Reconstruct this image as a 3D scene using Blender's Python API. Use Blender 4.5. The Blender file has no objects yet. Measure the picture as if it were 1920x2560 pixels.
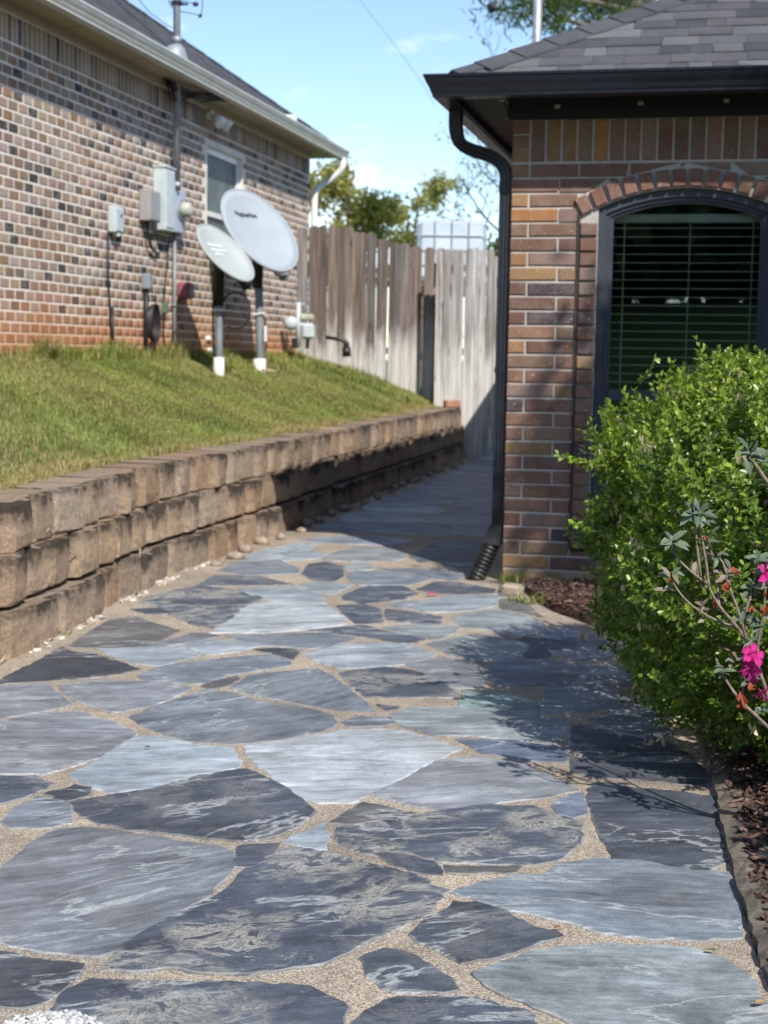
import bpy, math, random
import numpy as np
from mathutils import Vector, Matrix

random.seed(7)
rng = np.random.default_rng(11)
SC = bpy.context.scene
COL = SC.collection

# ------------------------------------------------------------------ camera
FPX = 3700.0                      # focal length in pixels of the 1920x2560 photograph
CH = 1.25                         # camera height
PITCH = math.atan(393.0 / FPX)
ROLL = math.radians(0.9)
_F = Vector((0, math.cos(PITCH), -math.sin(PITCH)))
_R0 = Vector((1, 0, 0)); _U0 = Vector((0, math.sin(PITCH), math.cos(PITCH)))
_R = _R0 * math.cos(ROLL) + _U0 * math.sin(ROLL)
_U = _U0 * math.cos(ROLL) - _R0 * math.sin(ROLL)
cd = bpy.data.cameras.new("camera")
cam = bpy.data.objects.new("camera", cd)
COL.objects.link(cam)
cd.sensor_fit = 'VERTICAL'; cd.sensor_height = 36.0
cd.lens = FPX / 2560.0 * 36.0
cd.clip_start = 0.05; cd.clip_end = 1500
cam.matrix_world = Matrix(((_R.x, _U.x, -_F.x, 0), (_R.y, _U.y, -_F.y, 0), (_R.z, _U.z, -_F.z, CH), (0, 0, 0, 1)))
cd.dof.use_dof = True
cd.dof.focus_distance = 3.25
cd.dof.aperture_fstop = 6.4
SC.camera = cam

# ------------------------------------------------------------------ sky and sun
SUN_EL = math.radians(43.5)
SH = Vector((0.40, -0.916)).normalized()         # horizontal direction towards the sun
SUN = Vector((SH.x * math.cos(SUN_EL), SH.y * math.cos(SUN_EL), math.sin(SUN_EL)))
world = bpy.data.worlds.new("World"); SC.world = world
world.use_nodes = True
wn = world.node_tree; wn.nodes.clear()
w_out = wn.nodes.new('ShaderNodeOutputWorld')
w_bg = wn.nodes.new('ShaderNodeBackground')
w_sky = wn.nodes.new('ShaderNodeTexSky')
w_sky.sky_type = 'NISHITA'; w_sky.sun_disc = False
w_sky.sun_elevation = SUN_EL
w_sky.sun_rotation = math.atan2(SH.x, SH.y)
w_sky.altitude = 900; w_sky.air_density = 1.0; w_sky.dust_density = 0.05; w_sky.ozone_density = 2.0
w_tc = wn.nodes.new('ShaderNodeTexCoord')
w_map = wn.nodes.new('ShaderNodeMapping'); w_map.inputs['Scale'].default_value = (1.0, 1.0, 3.2)
w_map.inputs['Location'].default_value = (0.72, 0.1, 0.33)
w_n = wn.nodes.new('ShaderNodeTexNoise'); w_n.inputs['Scale'].default_value = 5.5; w_n.inputs['Detail'].default_value = 7
w_n.inputs['Roughness'].default_value = 0.52
w_r = wn.nodes.new('ShaderNodeValToRGB')
w_r.color_ramp.elements[0].position = 0.55; w_r.color_ramp.elements[0].color = (0, 0, 0, 1)
w_r.color_ramp.elements[1].position = 0.72; w_r.color_ramp.elements[1].color = (0.8, 0.8, 0.8, 1)
w_mix = wn.nodes.new('ShaderNodeMixRGB'); w_mix.inputs['Color2'].default_value = (7.9, 7.8, 8.2, 1)
wn.links.new(w_tc.outputs['Generated'], w_map.inputs['Vector'])
wn.links.new(w_map.outputs['Vector'], w_n.inputs['Vector'])
wn.links.new(w_n.outputs['Fac'], w_r.inputs['Fac'])
wn.links.new(w_r.outputs['Color'], w_mix.inputs['Fac'])
wn.links.new(w_sky.outputs['Color'], w_mix.inputs['Color1'])
wn.links.new(w_mix.outputs['Color'], w_bg.inputs['Color'])
w_bg.inputs['Strength'].default_value = 0.125
wn.links.new(w_bg.outputs['Background'], w_out.inputs['Surface'])

sd = bpy.data.lights.new("sun", 'SUN'); sd.energy = 3.6; sd.angle = math.radians(0.53)
sd.color = (1.0, 0.95, 0.87)
sun = bpy.data.objects.new("sun", sd); COL.objects.link(sun)
sun.rotation_euler = SUN.to_track_quat('Z', 'Y').to_euler()
sun.location = (4, -4, 12)

SC.view_settings.view_transform = 'Standard'
SC.view_settings.look = 'None'
SC.view_settings.gamma = 1.0
SC.view_settings.exposure = 0.68
SC.render.engine = 'CYCLES'

# ------------------------------------------------------------------ pixel helpers
def ray(px, py):
    d = _F + _R * ((px - 960.0) / FPX) - _U * ((py - 1280.0) / FPX)
    return Vector((0, 0, CH)), d
def at_z(px, py, z=0.0):
    o, d = ray(px, py); t = (z - o.z) / d.z
    return o + d * t
def at_depth(px, py, Y):
    o, d = ray(px, py)
    return o + d * (Y / d.y)
def px_of(p):
    v = Vector(p) - Vector((0, 0, CH)); dz = v.dot(_F)
    return 960 + FPX * v.dot(_R) / dz, 1280 - FPX * v.dot(_U) / dz, dz

# house frames: a = along r (to the right), b = along d (away)
TH = math.atan(830.0 / FPX)
RV = Vector((math.cos(TH), -math.sin(TH), 0)); DV = Vector((math.sin(TH), math.cos(TH), 0))
CL = Vector((-0.98, 18.56, 0))           # far corner of the left house
CR = Vector((0.665, 8.18, 0))            # near corner of the right house
def LW(a, b, z=0): return CL + RV * a + DV * b + Vector((0, 0, z))
def RW(a, b, z=0): return CR + RV * a + DV * b + Vector((0, 0, z))
def loc_L(p): v = Vector(p) - CL; return v.dot(RV), v.dot(DV), v.z
def on_wall_L(px, py, a=0.0):
    o, d = ray(px, py); t = (a - (o - CL).dot(RV)) / d.dot(RV)
    q = o + d * t
    return loc_L(q)[1], q.z
def on_front_R(px, py, b=0.0):
    o, d = ray(px, py); t = (b - (o - CR).dot(DV)) / d.dot(DV)
    q = o + d * t
    return (q - CR).dot(RV), q.z

# ------------------------------------------------------------------ mesh helpers
class MB:
    def __init__(s): s.v = []; s.f = []
    def add(s, v, f):
        n = len(s.v); s.v += [tuple(p) for p in v]; s.f += [tuple(i + n for i in q) for q in f]; return s
    def box(s, c, size, m=None):
        x, y, z = size[0] / 2, size[1] / 2, size[2] / 2
        vs = [Vector((sx * x, sy * y, sz * z)) for sz in (-1, 1) for sy in (-1, 1) for sx in (-1, 1)]
        if m is not None: vs = [m @ v for v in vs]
        vs = [v + Vector(c) for v in vs]
        return s.add(vs, [(0, 2, 3, 1), (4, 5, 7, 6), (0, 1, 5, 4), (2, 6, 7, 3), (0, 4, 6, 2), (1, 3, 7, 5)])
    def bbox(s, c, size, bev=0.004, m=None):
        """box with chamfered edges"""
        h = [k / 2 for k in size]; b = min(bev, min(h) * 0.45)
        vs = []; idx = {}
        for ax in range(3):
            for sx in (-1, 1):
                for sy in (-1, 1):
                    for sz in (-1, 1):
                        sg = (sx, sy, sz)
                        p = [sg[i] * (h[i] if i == ax else h[i] - b) for i in range(3)]
                        idx[(ax, sg)] = len(vs); vs.append(Vector(p))
        fs = []
        for ax in range(3):
            o1, o2 = [i for i in range(3) if i != ax]
            for sg in (-1, 1):
                q = []
                for (u, w) in ((-1, -1), (1, -1), (1, 1), (-1, 1)):
                    t = [0, 0, 0]; t[ax] = sg; t[o1] = u; t[o2] = w; q.append(idx[(ax, tuple(t))])
                fs.append(q)
        for ax in range(3):
            o1, o2 = [i for i in range(3) if i != ax]
            for u in (-1, 1):
                for w in (-1, 1):
                    t0 = [0, 0, 0]; t1 = [0, 0, 0]
                    t0[ax] = -1; t1[ax] = 1
                    for t in (t0, t1): t[o1] = u; t[o2] = w
                    fs.append([idx[(o1, tuple(t0))], idx[(o1, tuple(t1))], idx[(o2, tuple(t1))], idx[(o2, tuple(t0))]])
        for sx in (-1, 1):
            for sy in (-1, 1):
                for sz in (-1, 1):
                    fs.append([idx[(i, (sx, sy, sz))] for i in range(3)])
        if m is not None: vs = [m @ v for v in vs]
        vs = [v + Vector(c) for v in vs]
        # orient outward
        cc = Vector(c); out = []
        for f in fs:
            n = (vs[f[1]] - vs[f[0]]).cross(vs[f[2]] - vs[f[0]])
            mid = sum((vs[i] for i in f), Vector()) / len(f)
            out.append(f if n.dot(mid - cc) > 0 else f[::-1])
        return s.add(vs, out)
    def tube(s, pts, r, n=8, cap=True, closed=False):
        pts = [Vector(p) for p in pts]; k = len(pts)
        rs = r if isinstance(r, (list, tuple)) else [r] * k
        vs = []; up = None
        for i, p in enumerate(pts):
            if closed: t = pts[(i + 1) % k] - pts[i - 1]
            else: t = pts[min(i + 1, k - 1)] - pts[max(i - 1, 0)]
            if t.length < 1e-9: t = Vector((0, 0, 1))
            t.normalize()
            if up is None:
                up = Vector((0, 0, 1)) if abs(t.z) < 0.9 else Vector((1, 0, 0))
            x = t.cross(up)
            if x.length < 1e-6: x = t.cross(Vector((0, 1, 0.3)))
            x.normalize(); y = x.cross(t).normalized(); up = y
            for j in range(n):
                a = 2 * math.pi * j / n
                vs.append(p + (x * math.cos(a) + y * math.sin(a)) * rs[i])
        fs = []
        for i in range(k if closed else k - 1):
            i2 = (i + 1) % k
            for j in range(n):
                j2 = (j + 1) % n
                fs.append((i * n + j, i * n + j2, i2 * n + j2, i2 * n + j))
        if cap and not closed:
            fs.append(tuple(range(n))[::-1]); fs.append(tuple((k - 1) * n + j for j in range(n)))
        return s.add(vs, fs)
    def sweep(s, prof, pts, ups=None, cap=True):
        """extrude a list of 3D rings (already placed)"""
        return s
    def prism(s, poly, z0, z1):
        n = len(poly)
        vs = [(p[0], p[1], z0) for p in poly] + [(p[0], p[1], z1) for p in poly]
        fs = [tuple(range(n))[::-1], tuple(range(n, 2 * n))] + [(i, (i + 1) % n, n + (i + 1) % n, n + i) for i in range(n)]
        return s.add(vs, fs)
    def build(s, name, mat, parent=None, smooth=False, loc=None):
        me = bpy.data.meshes.new(name); me.from_pydata(s.v, [], s.f); me.update()
        if smooth: me.polygons.foreach_set('use_smooth', [True] * len(me.polygons))
        return link(name, me, mat, parent, loc)

def link(name, me, mat, parent=None, loc=None):
    o = bpy.data.objects.new(name, me); COL.objects.link(o)
    if mat is not None and me is not None and len(me.materials) == 0: me.materials.append(mat)
    if parent is not None: o.parent = parent
    if loc is not None: o.location = loc
    return o

def empty(name, loc, rz=0.0):
    o = bpy.data.objects.new(name, None); COL.objects.link(o)
    o.empty_display_size = 0.2; o.location = loc; o.rotation_euler = (0, 0, rz)
    return o
def tag(o, label=None, cat=None, group=None, kind=None):
    if label: o['label'] = label
    if cat: o['category'] = cat
    if group: o['group'] = group
    if kind: o['kind'] = kind
    return o

def np_mesh(name, V, F, col=None, smooth=False):
    """V (n,3) array, F (m,k) int array, col (n,3)"""
    V = np.asarray(V, dtype=np.float32); F = np.asarray(F, dtype=np.int32)
    me = bpy.data.meshes.new(name)
    m, k = F.shape
    me.vertices.add(len(V)); me.vertices.foreach_set('co', V.ravel())
    me.loops.add(m * k); me.loops.foreach_set('vertex_index', F.ravel())
    me.polygons.add(m); me.polygons.foreach_set('loop_start', np.arange(m, dtype=np.int32) * k)
    if smooth: me.polygons.foreach_set('use_smooth', np.ones(m, dtype=bool))
    if col is not None:
        at = me.attributes.new('col', 'FLOAT_COLOR', 'POINT')
        c4 = np.ones((len(V), 4), dtype=np.float32); c4[:, :3] = col
        at.data.foreach_set('color', c4.ravel())
    me.update(calc_edges=True); me.validate()
    return me

def unit(a): return a / np.maximum(np.linalg.norm(a, axis=-1, keepdims=True), 1e-9)

def leaf_arrays(P, D, N, L, W, C, fold=0.25, curl=0.15):
    """oval folded leaves, 8 vertices and 8 triangles each"""
    D = unit(D); S = unit(np.cross(D, N)); N = np.cross(S, D)
    L = L[:, None]; W = W[:, None]
    def pt(t, s, h): return P + D * L * t + S * W * s + N * (W * h - L * curl * t * t)
    vs = [pt(0, 0, 0), pt(.33, 0, 0), pt(.72, 0, 0), pt(1, 0, 0), pt(.3, .46, fold * .46), pt(.7, .42, fold * .42),
          pt(.3, -.46, fold * .46), pt(.7, -.42, fold * .42)]
    V = np.stack(vs, 1).reshape(-1, 3)
    T = np.array([(0, 1, 4), (1, 2, 4), (2, 5, 4), (2, 3, 5), (0, 6, 1), (1, 6, 2), (2, 6, 7), (2, 7, 3)])
    n = len(P)
    F = (np.arange(n)[:, None, None] * 8 + T[None]).reshape(-1, 3)
    return V, F, np.repeat(C, 8, 0)

def quad_leaf_arrays(P, D, N, L, W, C):
    D = unit(D); S = unit(np.cross(D, N)); L = L[:, None]; W = W[:, None]
    vs = [P, P + D * L * .5 + S * W * .5, P + D * L, P + D * L * .5 - S * W * .5]
    V = np.stack(vs, 1).reshape(-1, 3); n = len(P)
    F = np.arange(n * 4).reshape(n, 4)
    return V, F, np.repeat(C, 4, 0)

# ------------------------------------------------------------------ material helpers
class Mat:
    def __init__(s, name):
        s.m = bpy.data.materials.new(name); s.m.use_nodes = True
        s.t = s.m.node_tree; s.t.nodes.clear()
        s.out = s.t.nodes.new('ShaderNodeOutputMaterial')
        s.b = s.t.nodes.new('ShaderNodeBsdfPrincipled')
        s.t.links.new(s.b.outputs[0], s.out.inputs['Surface'])
        s._tc = None
    def n(s, typ, **kw):
        nd = s.t.nodes.new(typ)
        for k, v in kw.items():
            if hasattr(nd, k) and k not in nd.inputs: setattr(nd, k, v)
            else: s.set(nd.inputs[k], v)
        return nd
    def set(s, inp, v):
        if isinstance(v, bpy.types.NodeSocket): s.t.links.new(v, inp)
        elif isinstance(v, (tuple, list)) and inp.type == 'RGBA' and len(v) == 3: inp.default_value = (*v, 1)
        else: inp.default_value = v
    def tc(s, w='Object'):
        if s._tc is None: s._tc = s.t.nodes.new('ShaderNodeTexCoord')
        return s._tc.outputs[w]
    def pos(s): return s.n('ShaderNodeNewGeometry').outputs['Position']
    def mapping(s, vec, scale=(1, 1, 1), loc=(0, 0, 0), rot=(0, 0, 0)):
        nd = s.n('ShaderNodeMapping'); s.set(nd.inputs['Vector'], vec)
        nd.inputs['Scale'].default_value = scale; nd.inputs['Location'].default_value = loc; nd.inputs['Rotation'].default_value = rot
        return nd.outputs[0]
    def noise(s, vec, scale, detail=4, rough=0.55, dist=0.0, out='Fac'):
        nd = s.n('ShaderNodeTexNoise'); s.set(nd.inputs['Vector'], vec)
        nd.inputs['Scale'].default_value = scale; nd.inputs['Detail'].default_value = detail
        nd.inputs['Roughness'].default_value = rough; nd.inputs['Distortion'].default_value = dist
        return nd.outputs[out]
    def voronoi(s, vec, scale, feature='F1', out='Distance'):
        nd = s.n('ShaderNodeTexVoronoi'); nd.feature = feature; s.set(nd.inputs['Vector'], vec); nd.inputs['Scale'].default_value = scale
        return nd.outputs[out]
    def ramp(s, fac, stops, interp='LINEAR'):
        nd = s.n('ShaderNodeValToRGB'); s.set(nd.inputs['Fac'], fac); cr = nd.color_ramp; cr.interpolation = interp
        while len(cr.elements) < len(stops): cr.elements.new(0.5)
        for e, (p, c) in zip(cr.elements, stops):
            e.position = p
            e.color = (c, c, c, 1) if not isinstance(c, (tuple, list)) else (*c[:3], 1)
        return nd.outputs['Color']
    def mix(s, fac, a, b, mode='MIX'):
        nd = s.n('ShaderNodeMixRGB'); nd.blend_type = mode
        s.set(nd.inputs['Fac'], fac); s.set(nd.inputs['Color1'], a); s.set(nd.inputs['Color2'], b)
        return nd.outputs[0]
    def math(s, op, a, b=0.5, clamp=False):
        nd = s.n('ShaderNodeMath'); nd.operation = op; nd.use_clamp = clamp
        s.set(nd.inputs[0], a); s.set(nd.inputs[1], b); return nd.outputs[0]
    def sep(s, vec):
        nd = s.n('ShaderNodeSeparateXYZ'); s.set(nd.inputs[0], vec); return nd.outputs
    def oinfo(s, w='Color'): return s.n('ShaderNodeObjectInfo').outputs[w]
    def attr(s, name='col'):
        nd = s.n('ShaderNodeAttribute'); nd.attribute_name = name; return nd.outputs['Color']
    def shift(s, vec, amt=37.0):
        """offset a coordinate by the object's random number"""
        rnd = s.oinfo('Random'); m = s.math('MULTIPLY', rnd, amt)
        nd = s.n('ShaderNodeVectorMath'); nd.operation = 'ADD'; s.set(nd.inputs[0], vec)
        cb = s.n('ShaderNodeCombineXYZ'); 
        for i in range(3): s.set(cb.inputs[i], m)
        s.set(nd.inputs[1], cb.outputs[0]); return nd.outputs[0]
    def bump(s, h, strength=0.3, dist=0.01):
        nd = s.n('ShaderNodeBump'); s.set(nd.inputs['Height'], h)
        nd.inputs['Strength'].default_value = strength; nd.inputs['Distance'].default_value = dist
        s.t.links.new(nd.outputs[0], s.b.inputs['Normal'])
    def col(s, c): s.set(s.b.inputs['Base Color'], c); return s
    def rough(s, r): s.set(s.b.inputs['Roughness'], r); return s
    def spec(s, r): s.b.inputs['Specular IOR Level'].default_value = r; return s
    def metal(s, r): s.b.inputs['Metallic'].default_value = r; return s

def plain(name, c, rough=0.5, metal=0.0, var=0.12, scale=9.0, bump=0.0, spec=0.5):
    m = Mat(name); v = m.shift(m.tc())
    n = m.noise(v, scale, 5, 0.6)
    d = tuple(k * (1 - var * 2.2) for k in c); e = tuple(min(1, k * (1 + var)) for k in c)
    m.col(m.ramp(n, [(0.3, d), (0.7, e)]))
    n2 = m.noise(v, scale * 6, 3, 0.6)
    m.rough(m.ramp(n2, [(0.3, max(0, rough - .1)), (0.7, min(1, rough + .1))])); m.metal(metal); m.spec(spec)
    if bump: m.bump(n2, bump, 0.004)
    return m.m

def brick_mat(name, src, smear, smear_col, stain=None, speck=0.0, bump=0.5):
    m = Mat(name); p = m.pos()
    base = m.oinfo('Color') if src == 'obj' else m.attr('col')
    n1 = m.noise(p, 26, 6, 0.65); n2 = m.noise(p, 150, 4, 0.7); n3 = m.noise(p, 9, 4, 0.6)
    c = m.mix(m.ramp(n1, [(0.35, 0.0), (0.75, 0.75)]), base, m.mix(0.55, base, (0.03, 0.02, 0.018)), 'MIX')
    c = m.mix(m.ramp(m.math('ADD', m.math('MULTIPLY', n1, 0.5), m.math('MULTIPLY', n3, 0.5)), [(0.45, 0.0), (0.66, smear)]), c, smear_col)
    c = m.mix(0.55, c, m.ramp(n2, [(0.25, 0.45), (0.5, 1.0), (0.75, 1.3)]), 'MULTIPLY')
    if speck:
        sp = m.ramp(m.noise(p, 95, 2, 0.5), [(0.66, 0.0), (0.73, speck)])
        c = m.mix(sp, c, (0.62, 0.55, 0.5))
    if stain:
        z0, z1, sc = stain
        z = m.sep(p)[2]
        h = m.math('ADD', z, m.math('MULTIPLY', m.math('SUBTRACT', m.noise(p, 1.6, 5, 0.6), 0.5), 0.55))
        f = m.n('ShaderNodeMapRange'); m.set(f.inputs[0], h); f.inputs[1].default_value = z0; f.inputs[2].default_value = z1
        f.inputs[3].default_value = 0.8; f.inputs[4].default_value = 0.0
        c = m.mix(f.outputs[0], c, m.mix(0.75, m.mix(0.5, c, sc), sc, 'MULTIPLY') if False else m.mix(0.78, c, sc))
    m.col(c); m.rough(0.85); m.spec(0.25)
    m.bump(m.math('ADD', n2, m.math('MULTIPLY', n1, 0.6)), bump, 0.006)
    return m.m

# ------------------------------------------------------------------ materials
M = {}
def slate_mat(rim=False):
    m = Mat('slate_rim' if rim else 'slate'); v = m.shift(m.tc(), 53.0)
    tone = m.oinfo('Color'); sw = m.oinfo('Alpha')
    if rim: tone = m.mix(0.35, m.mix(1.0, tone, (1.25, 1.25, 1.25), 'MULTIPLY'), (0.36, 0.34, 0.30))
    warp = m.noise(v, 2.2, 3, 0.5, 0.0, 'Color')
    nd = m.n('ShaderNodeVectorMath'); nd.operation = 'MULTIPLY_ADD'
    m.set(nd.inputs[0], warp); nd.inputs[1].default_value = (0.35, 0.10, 0); m.set(nd.inputs[2], v); vw = nd.outputs[0]
    st = m.noise(m.mapping(vw, (3.0, 11, 6)), 1.0, 10, 0.68)
    st2 = m.noise(m.mapping(vw, (5, 70, 20)), 1.0, 5, 0.6)
    bl = m.noise(v, 3.4, 8, 0.66)
    fi = m.noise(v, 240, 3, 0.7)
    c = m.mix(1.0, tone, m.ramp(st, [(0.27, 0.42), (0.46, 0.9), (0.58, 1.12), (0.74, 1.85)]), 'MULTIPLY')
    c = m.mix(1.0, c, m.ramp(bl, [(0.25, 0.62), (0.5, 0.98), (0.75, 1.42)]), 'MULTIPLY')
    md = m.noise(m.mapping(vw, (16, 34, 10)), 1.0, 7, 0.72)
    c = m.mix(0.75, c, m.ramp(md, [(0.28, 0.62), (0.5, 1.0), (0.72, 1.5)]), 'MULTIPLY')
    c = m.mix(0.6, c, m.ramp(st2, [(0.3, 0.7), (0.7, 1.3)]), 'MULTIPLY')
    c = m.mix(m.ramp(m.noise(v, 1.9, 4, 0.6), [(0.45, 0.0), (0.75, 0.35)]), c, m.mix(1.0, c, (1.15, 0.98, 0.93), 'MULTIPLY'))
    # thin pale veins
    vn = m.noise(m.mapping(vw, (1.6, 5.0, 3)), 1.0, 7, 0.62, 0.35)
    ve = m.ramp(m.math('ABSOLUTE', m.math('SUBTRACT', vn, 0.53)), [(0.0, 0.8), (0.008, 0.35), (0.02, 0.0)])
    gate = m.ramp(m.noise(v, 3.1, 2, 0.5), [(0.40, 0.0), (0.56, 1.0)])
    c = m.mix(m.math('MULTIPLY', ve, gate), c, (0.46, 0.48, 0.48))
    # rippled pale flakes (where the stone has split along its layers)
    sn = m.noise(m.mapping(v, (5.0, 8.0, 5)), 1.0, 8, 0.68, 1.1)
    fl = m.ramp(sn, [(0.40, 0.0), (0.455, 0.95), (0.475, 0.15), (0.52, 0.85), (0.56, 0.0), (0.64, 0.0), (0.665, 0.8), (0.70, 0.0)])
    patch = m.ramp(m.noise(v, 4.3, 4, 0.6), [(0.45, 0.0), (0.56, 1.0)])
    c = m.mix(m.math('MULTIPLY', m.math('MULTIPLY', fl, patch), sw), c, (0.50, 0.48, 0.42))
    sp = m.ramp(m.noise(v, 110, 2, 0.5), [(0.70, 0.0), (0.76, 0.5)])
    c = m.mix(sp, c, (0.55, 0.56, 0.57))
    c = m.mix(0.6, c, m.ramp(fi, [(0.25, 0.5), (0.75, 1.55)]), 'MULTIPLY')
    # sand trodden onto the face
    sd_ = m.math('MULTIPLY', m.ramp(m.noise(m.pos(), 2.6, 5, 0.65), [(0.58, 0.0), (0.72, 0.5)]), m.ramp(m.noise(m.pos(), 330, 2, 0.6), [(0.45, 0.2), (0.6, 1.0)]))
    c = m.mix(sd_, c, (0.36, 0.31, 0.25))
    m.col(c); m.rough(m.ramp(st, [(0.3, 0.5), (0.7, 0.68)])); m.spec(0.4)
    h = m.math('ADD', m.math('MULTIPLY', st, 0.9), m.math('MULTIPLY', m.math('MULTIPLY', fl, patch), m.math('MULTIPLY', sw, 0.55)))
    h = m.math('ADD', h, m.math('MULTIPLY', fi, 0.12))
    h = m.math('ADD', h, m.math('MULTIPLY', md, 0.4))
    m.bump(h, 0.7, 0.009)
    return m.m
M['slate'] = slate_mat(); M['slate_rim'] = slate_mat(True)

def sand_mat():
    m = Mat('sand_mortar'); p = m.pos()
    g = m.voronoi(p, 330, 'F1', 'Color'); gs = m.sep(g)[0]
    n = m.noise(p, 420, 3, 0.6); b = m.noise(p, 2.3, 5, 0.6); b2 = m.noise(p, 14, 4, 0.6)
    c = m.ramp(gs, [(0.0, (0.17, 0.135, 0.10)), (0.35, (0.36, 0.295, 0.225)), (0.7, (0.48, 0.41, 0.325)), (1.0, (0.66, 0.59, 0.51))])
    c = m.mix(1.0, c, m.ramp(b, [(0.3, (0.72, 0.72, 0.72)), (0.7, (1.12, 1.10, 1.06))]), 'MULTIPLY')
    c = m.mix(0.6, c, m.ramp(b2, [(0.3, 0.8), (0.7, 1.15)]), 'MULTIPLY')
    c = m.mix(m.ramp(m.noise(p, 1.3, 6, 0.68), [(0.48, 0.0), (0.68, 0.55)]), c, m.mix(1.0, c, (0.52, 0.52, 0.53), 'MULTIPLY'))
    c = m.mix(m.ramp(m.noise(p, 60, 3, 0.6), [(0.66, 0.0), (0.74, 0.7)]), c, (0.13, 0.105, 0.08))
    m.col(c); m.rough(0.95); m.spec(0.2)
    h = m.math('ADD', m.math('MULTIPLY', m.voronoi(p, 330), -0.6), m.math('MULTIPLY', b2, 2.0))
    m.bump(h, 0.7, 0.004)
    return m.m
M['sand'] = sand_mat()

def block_mat():
    m = Mat('split_concrete_block'); p = m.pos()
    tone = m.oinfo('Color')
    n1 = m.noise(p, 30, 8, 0.7); n2 = m.noise(p, 160, 4, 0.7); n3 = m.noise(p, 5, 5, 0.6)
    c = m.mix(1.0, tone, m.ramp(n1, [(0.25, 0.5), (0.5, 1.0), (0.75, 1.35)]), 'MULTIPLY')
    c = m.mix(0.6, c, m.ramp(n2, [(0.3, 0.55), (0.7, 1.35)]), 'MULTIPLY')
    # black lichen, heaviest along the upper edge of every block
    oz = m.sep(m.tc('Object'))[2]
    e = m.n('ShaderNodeMapRange'); m.set(e.inputs[0], oz); e.inputs[1].default_value = 0.03; e.inputs[2].default_value = 0.205
    e.inputs[3].default_value = -0.13; e.inputs[4].default_value = 0.14
    li = m.math('ADD', m.math('ADD', m.math('MULTIPLY', n3, 0.45), m.math('MULTIPLY', n1, 0.45)), m.math('ADD', e.outputs[0], m.math('MULTIPLY', m.oinfo('Random'), 0.10)))
    nrm = m.sep(m.n('ShaderNodeNewGeometry').outputs['Normal'])[2]
    side = m.ramp(nrm, [(0.5, 1.0), (0.85, 0.25)])
    c = m.mix(m.math('MULTIPLY', m.ramp(li, [(0.50, 0.0), (0.63, 0.9)]), side), c, (0.035, 0.031, 0.027))
    m.col(c); m.rough(0.95); m.spec(0.2)
    m.bump(m.math('ADD', n1, m.math('MULTIPLY', n2, 0.5)), 1.0, 0.02)
    return m.m
M['block'] = block_mat()

def leaf_mat(name, rough=0.4, trans=0.35, spec=0.5):
    m = Mat(name); c = m.attr('col')
    n = m.noise(m.pos(), 90, 2, 0.5)
    c2 = m.mix(0.5, c, m.ramp(n, [(0.3, 0.75), (0.7, 1.2)]), 'MULTIPLY')
    m.col(c2); m.rough(rough); m.spec(spec)
    tr = m.n('ShaderNodeBsdfTranslucent'); m.set(tr.inputs['Color'], m.mix(1.0, c2, (1.5, 1.6, 0.6), 'MULTIPLY'))
    mx = m.n('ShaderNodeMixShader'); mx.inputs[0].default_value = trans
    m.t.links.new(m.b.outputs[0], mx.inputs[1]); m.t.links.new(tr.outputs[0], mx.inputs[2])
    m.t.links.new(mx.outputs[0], m.out.inputs['Surface'])
    return m.m
M['leaf'] = leaf_mat('leaf', 0.34, 0.3, 0.5)
M['grass'] = leaf_mat('grass_blade', 0.6, 0.35, 0.3)
M['far_leaf'] = leaf_mat('far_leaf', 0.55, 0.4, 0.3)
def obj_leaf_mat(name, rough, trans, spec=0.4):
    m = Mat(name); c = m.oinfo('Color'); n = m.noise(m.tc(), 60, 3, 0.6)
    c2 = m.mix(0.6, c, m.ramp(n, [(0.3, 0.7), (0.7, 1.25)]), 'MULTIPLY')
    m.col(c2); m.rough(rough); m.spec(spec)
    tr = m.n('ShaderNodeBsdfTranslucent'); m.set(tr.inputs['Color'], c2)
    mx = m.n('ShaderNodeMixShader'); mx.inputs[0].default_value = trans
    m.t.links.new(m.b.outputs[0], mx.inputs[1]); m.t.links.new(tr.outputs[0], mx.inputs[2])
    m.t.links.new(mx.outputs[0], m.out.inputs['Surface'])
    return m.m
M['petal'] = obj_leaf_mat('petal', 0.6, 0.35, 0.2)
M['azalea_leaf'] = obj_leaf_mat('azalea_leaf', 0.5, 0.2, 0.4)
M['bark'] = plain('bark', (0.16, 0.125, 0.10), 0.9, 0, 0.3, 30, 0.6)
M['twig'] = plain('twig', (0.27, 0.205, 0.16), 0.8, 0, 0.25, 60, 0.4)

def soil_mat(name, a, b, sc=40):
    m = Mat(name); p = m.pos(); n = m.noise(p, sc, 6, 0.7); k = m.noise(p, 2.0, 4, 0.6)
    c = m.mix(m.ramp(n, [(0.3, 0.0), (0.7, 1.0)]), a, b)
    c = m.mix(0.6, c, m.ramp(k, [(0.3, 0.7), (0.7, 1.25)]), 'MULTIPLY')
    m.col(c); m.rough(0.95); m.spec(0.15); m.bump(n, 0.7, 0.02); return m.m
M['lawn_soil'] = soil_mat('lawn_soil', (0.085, 0.10, 0.035), (0.17, 0.155, 0.07), 45)
M['far_ground'] = soil_mat('far_ground', (0.06, 0.10, 0.025), (0.12, 0.16, 0.045), 6)
M['soil'] = soil_mat('bed_soil', (0.035, 0.022, 0.018), (0.09, 0.055, 0.042), 60)

# ------------------------------------------------------------------ the ground
g = MB(); S = 400
g.add([(-S, -S, -0.06), (S, -S, -0.06), (S, S, -0.06), (-S, S, -0.06)], [(0, 1, 2, 3)])
tag(g.build('ground', M['far_ground']), kind='structure')

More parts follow.
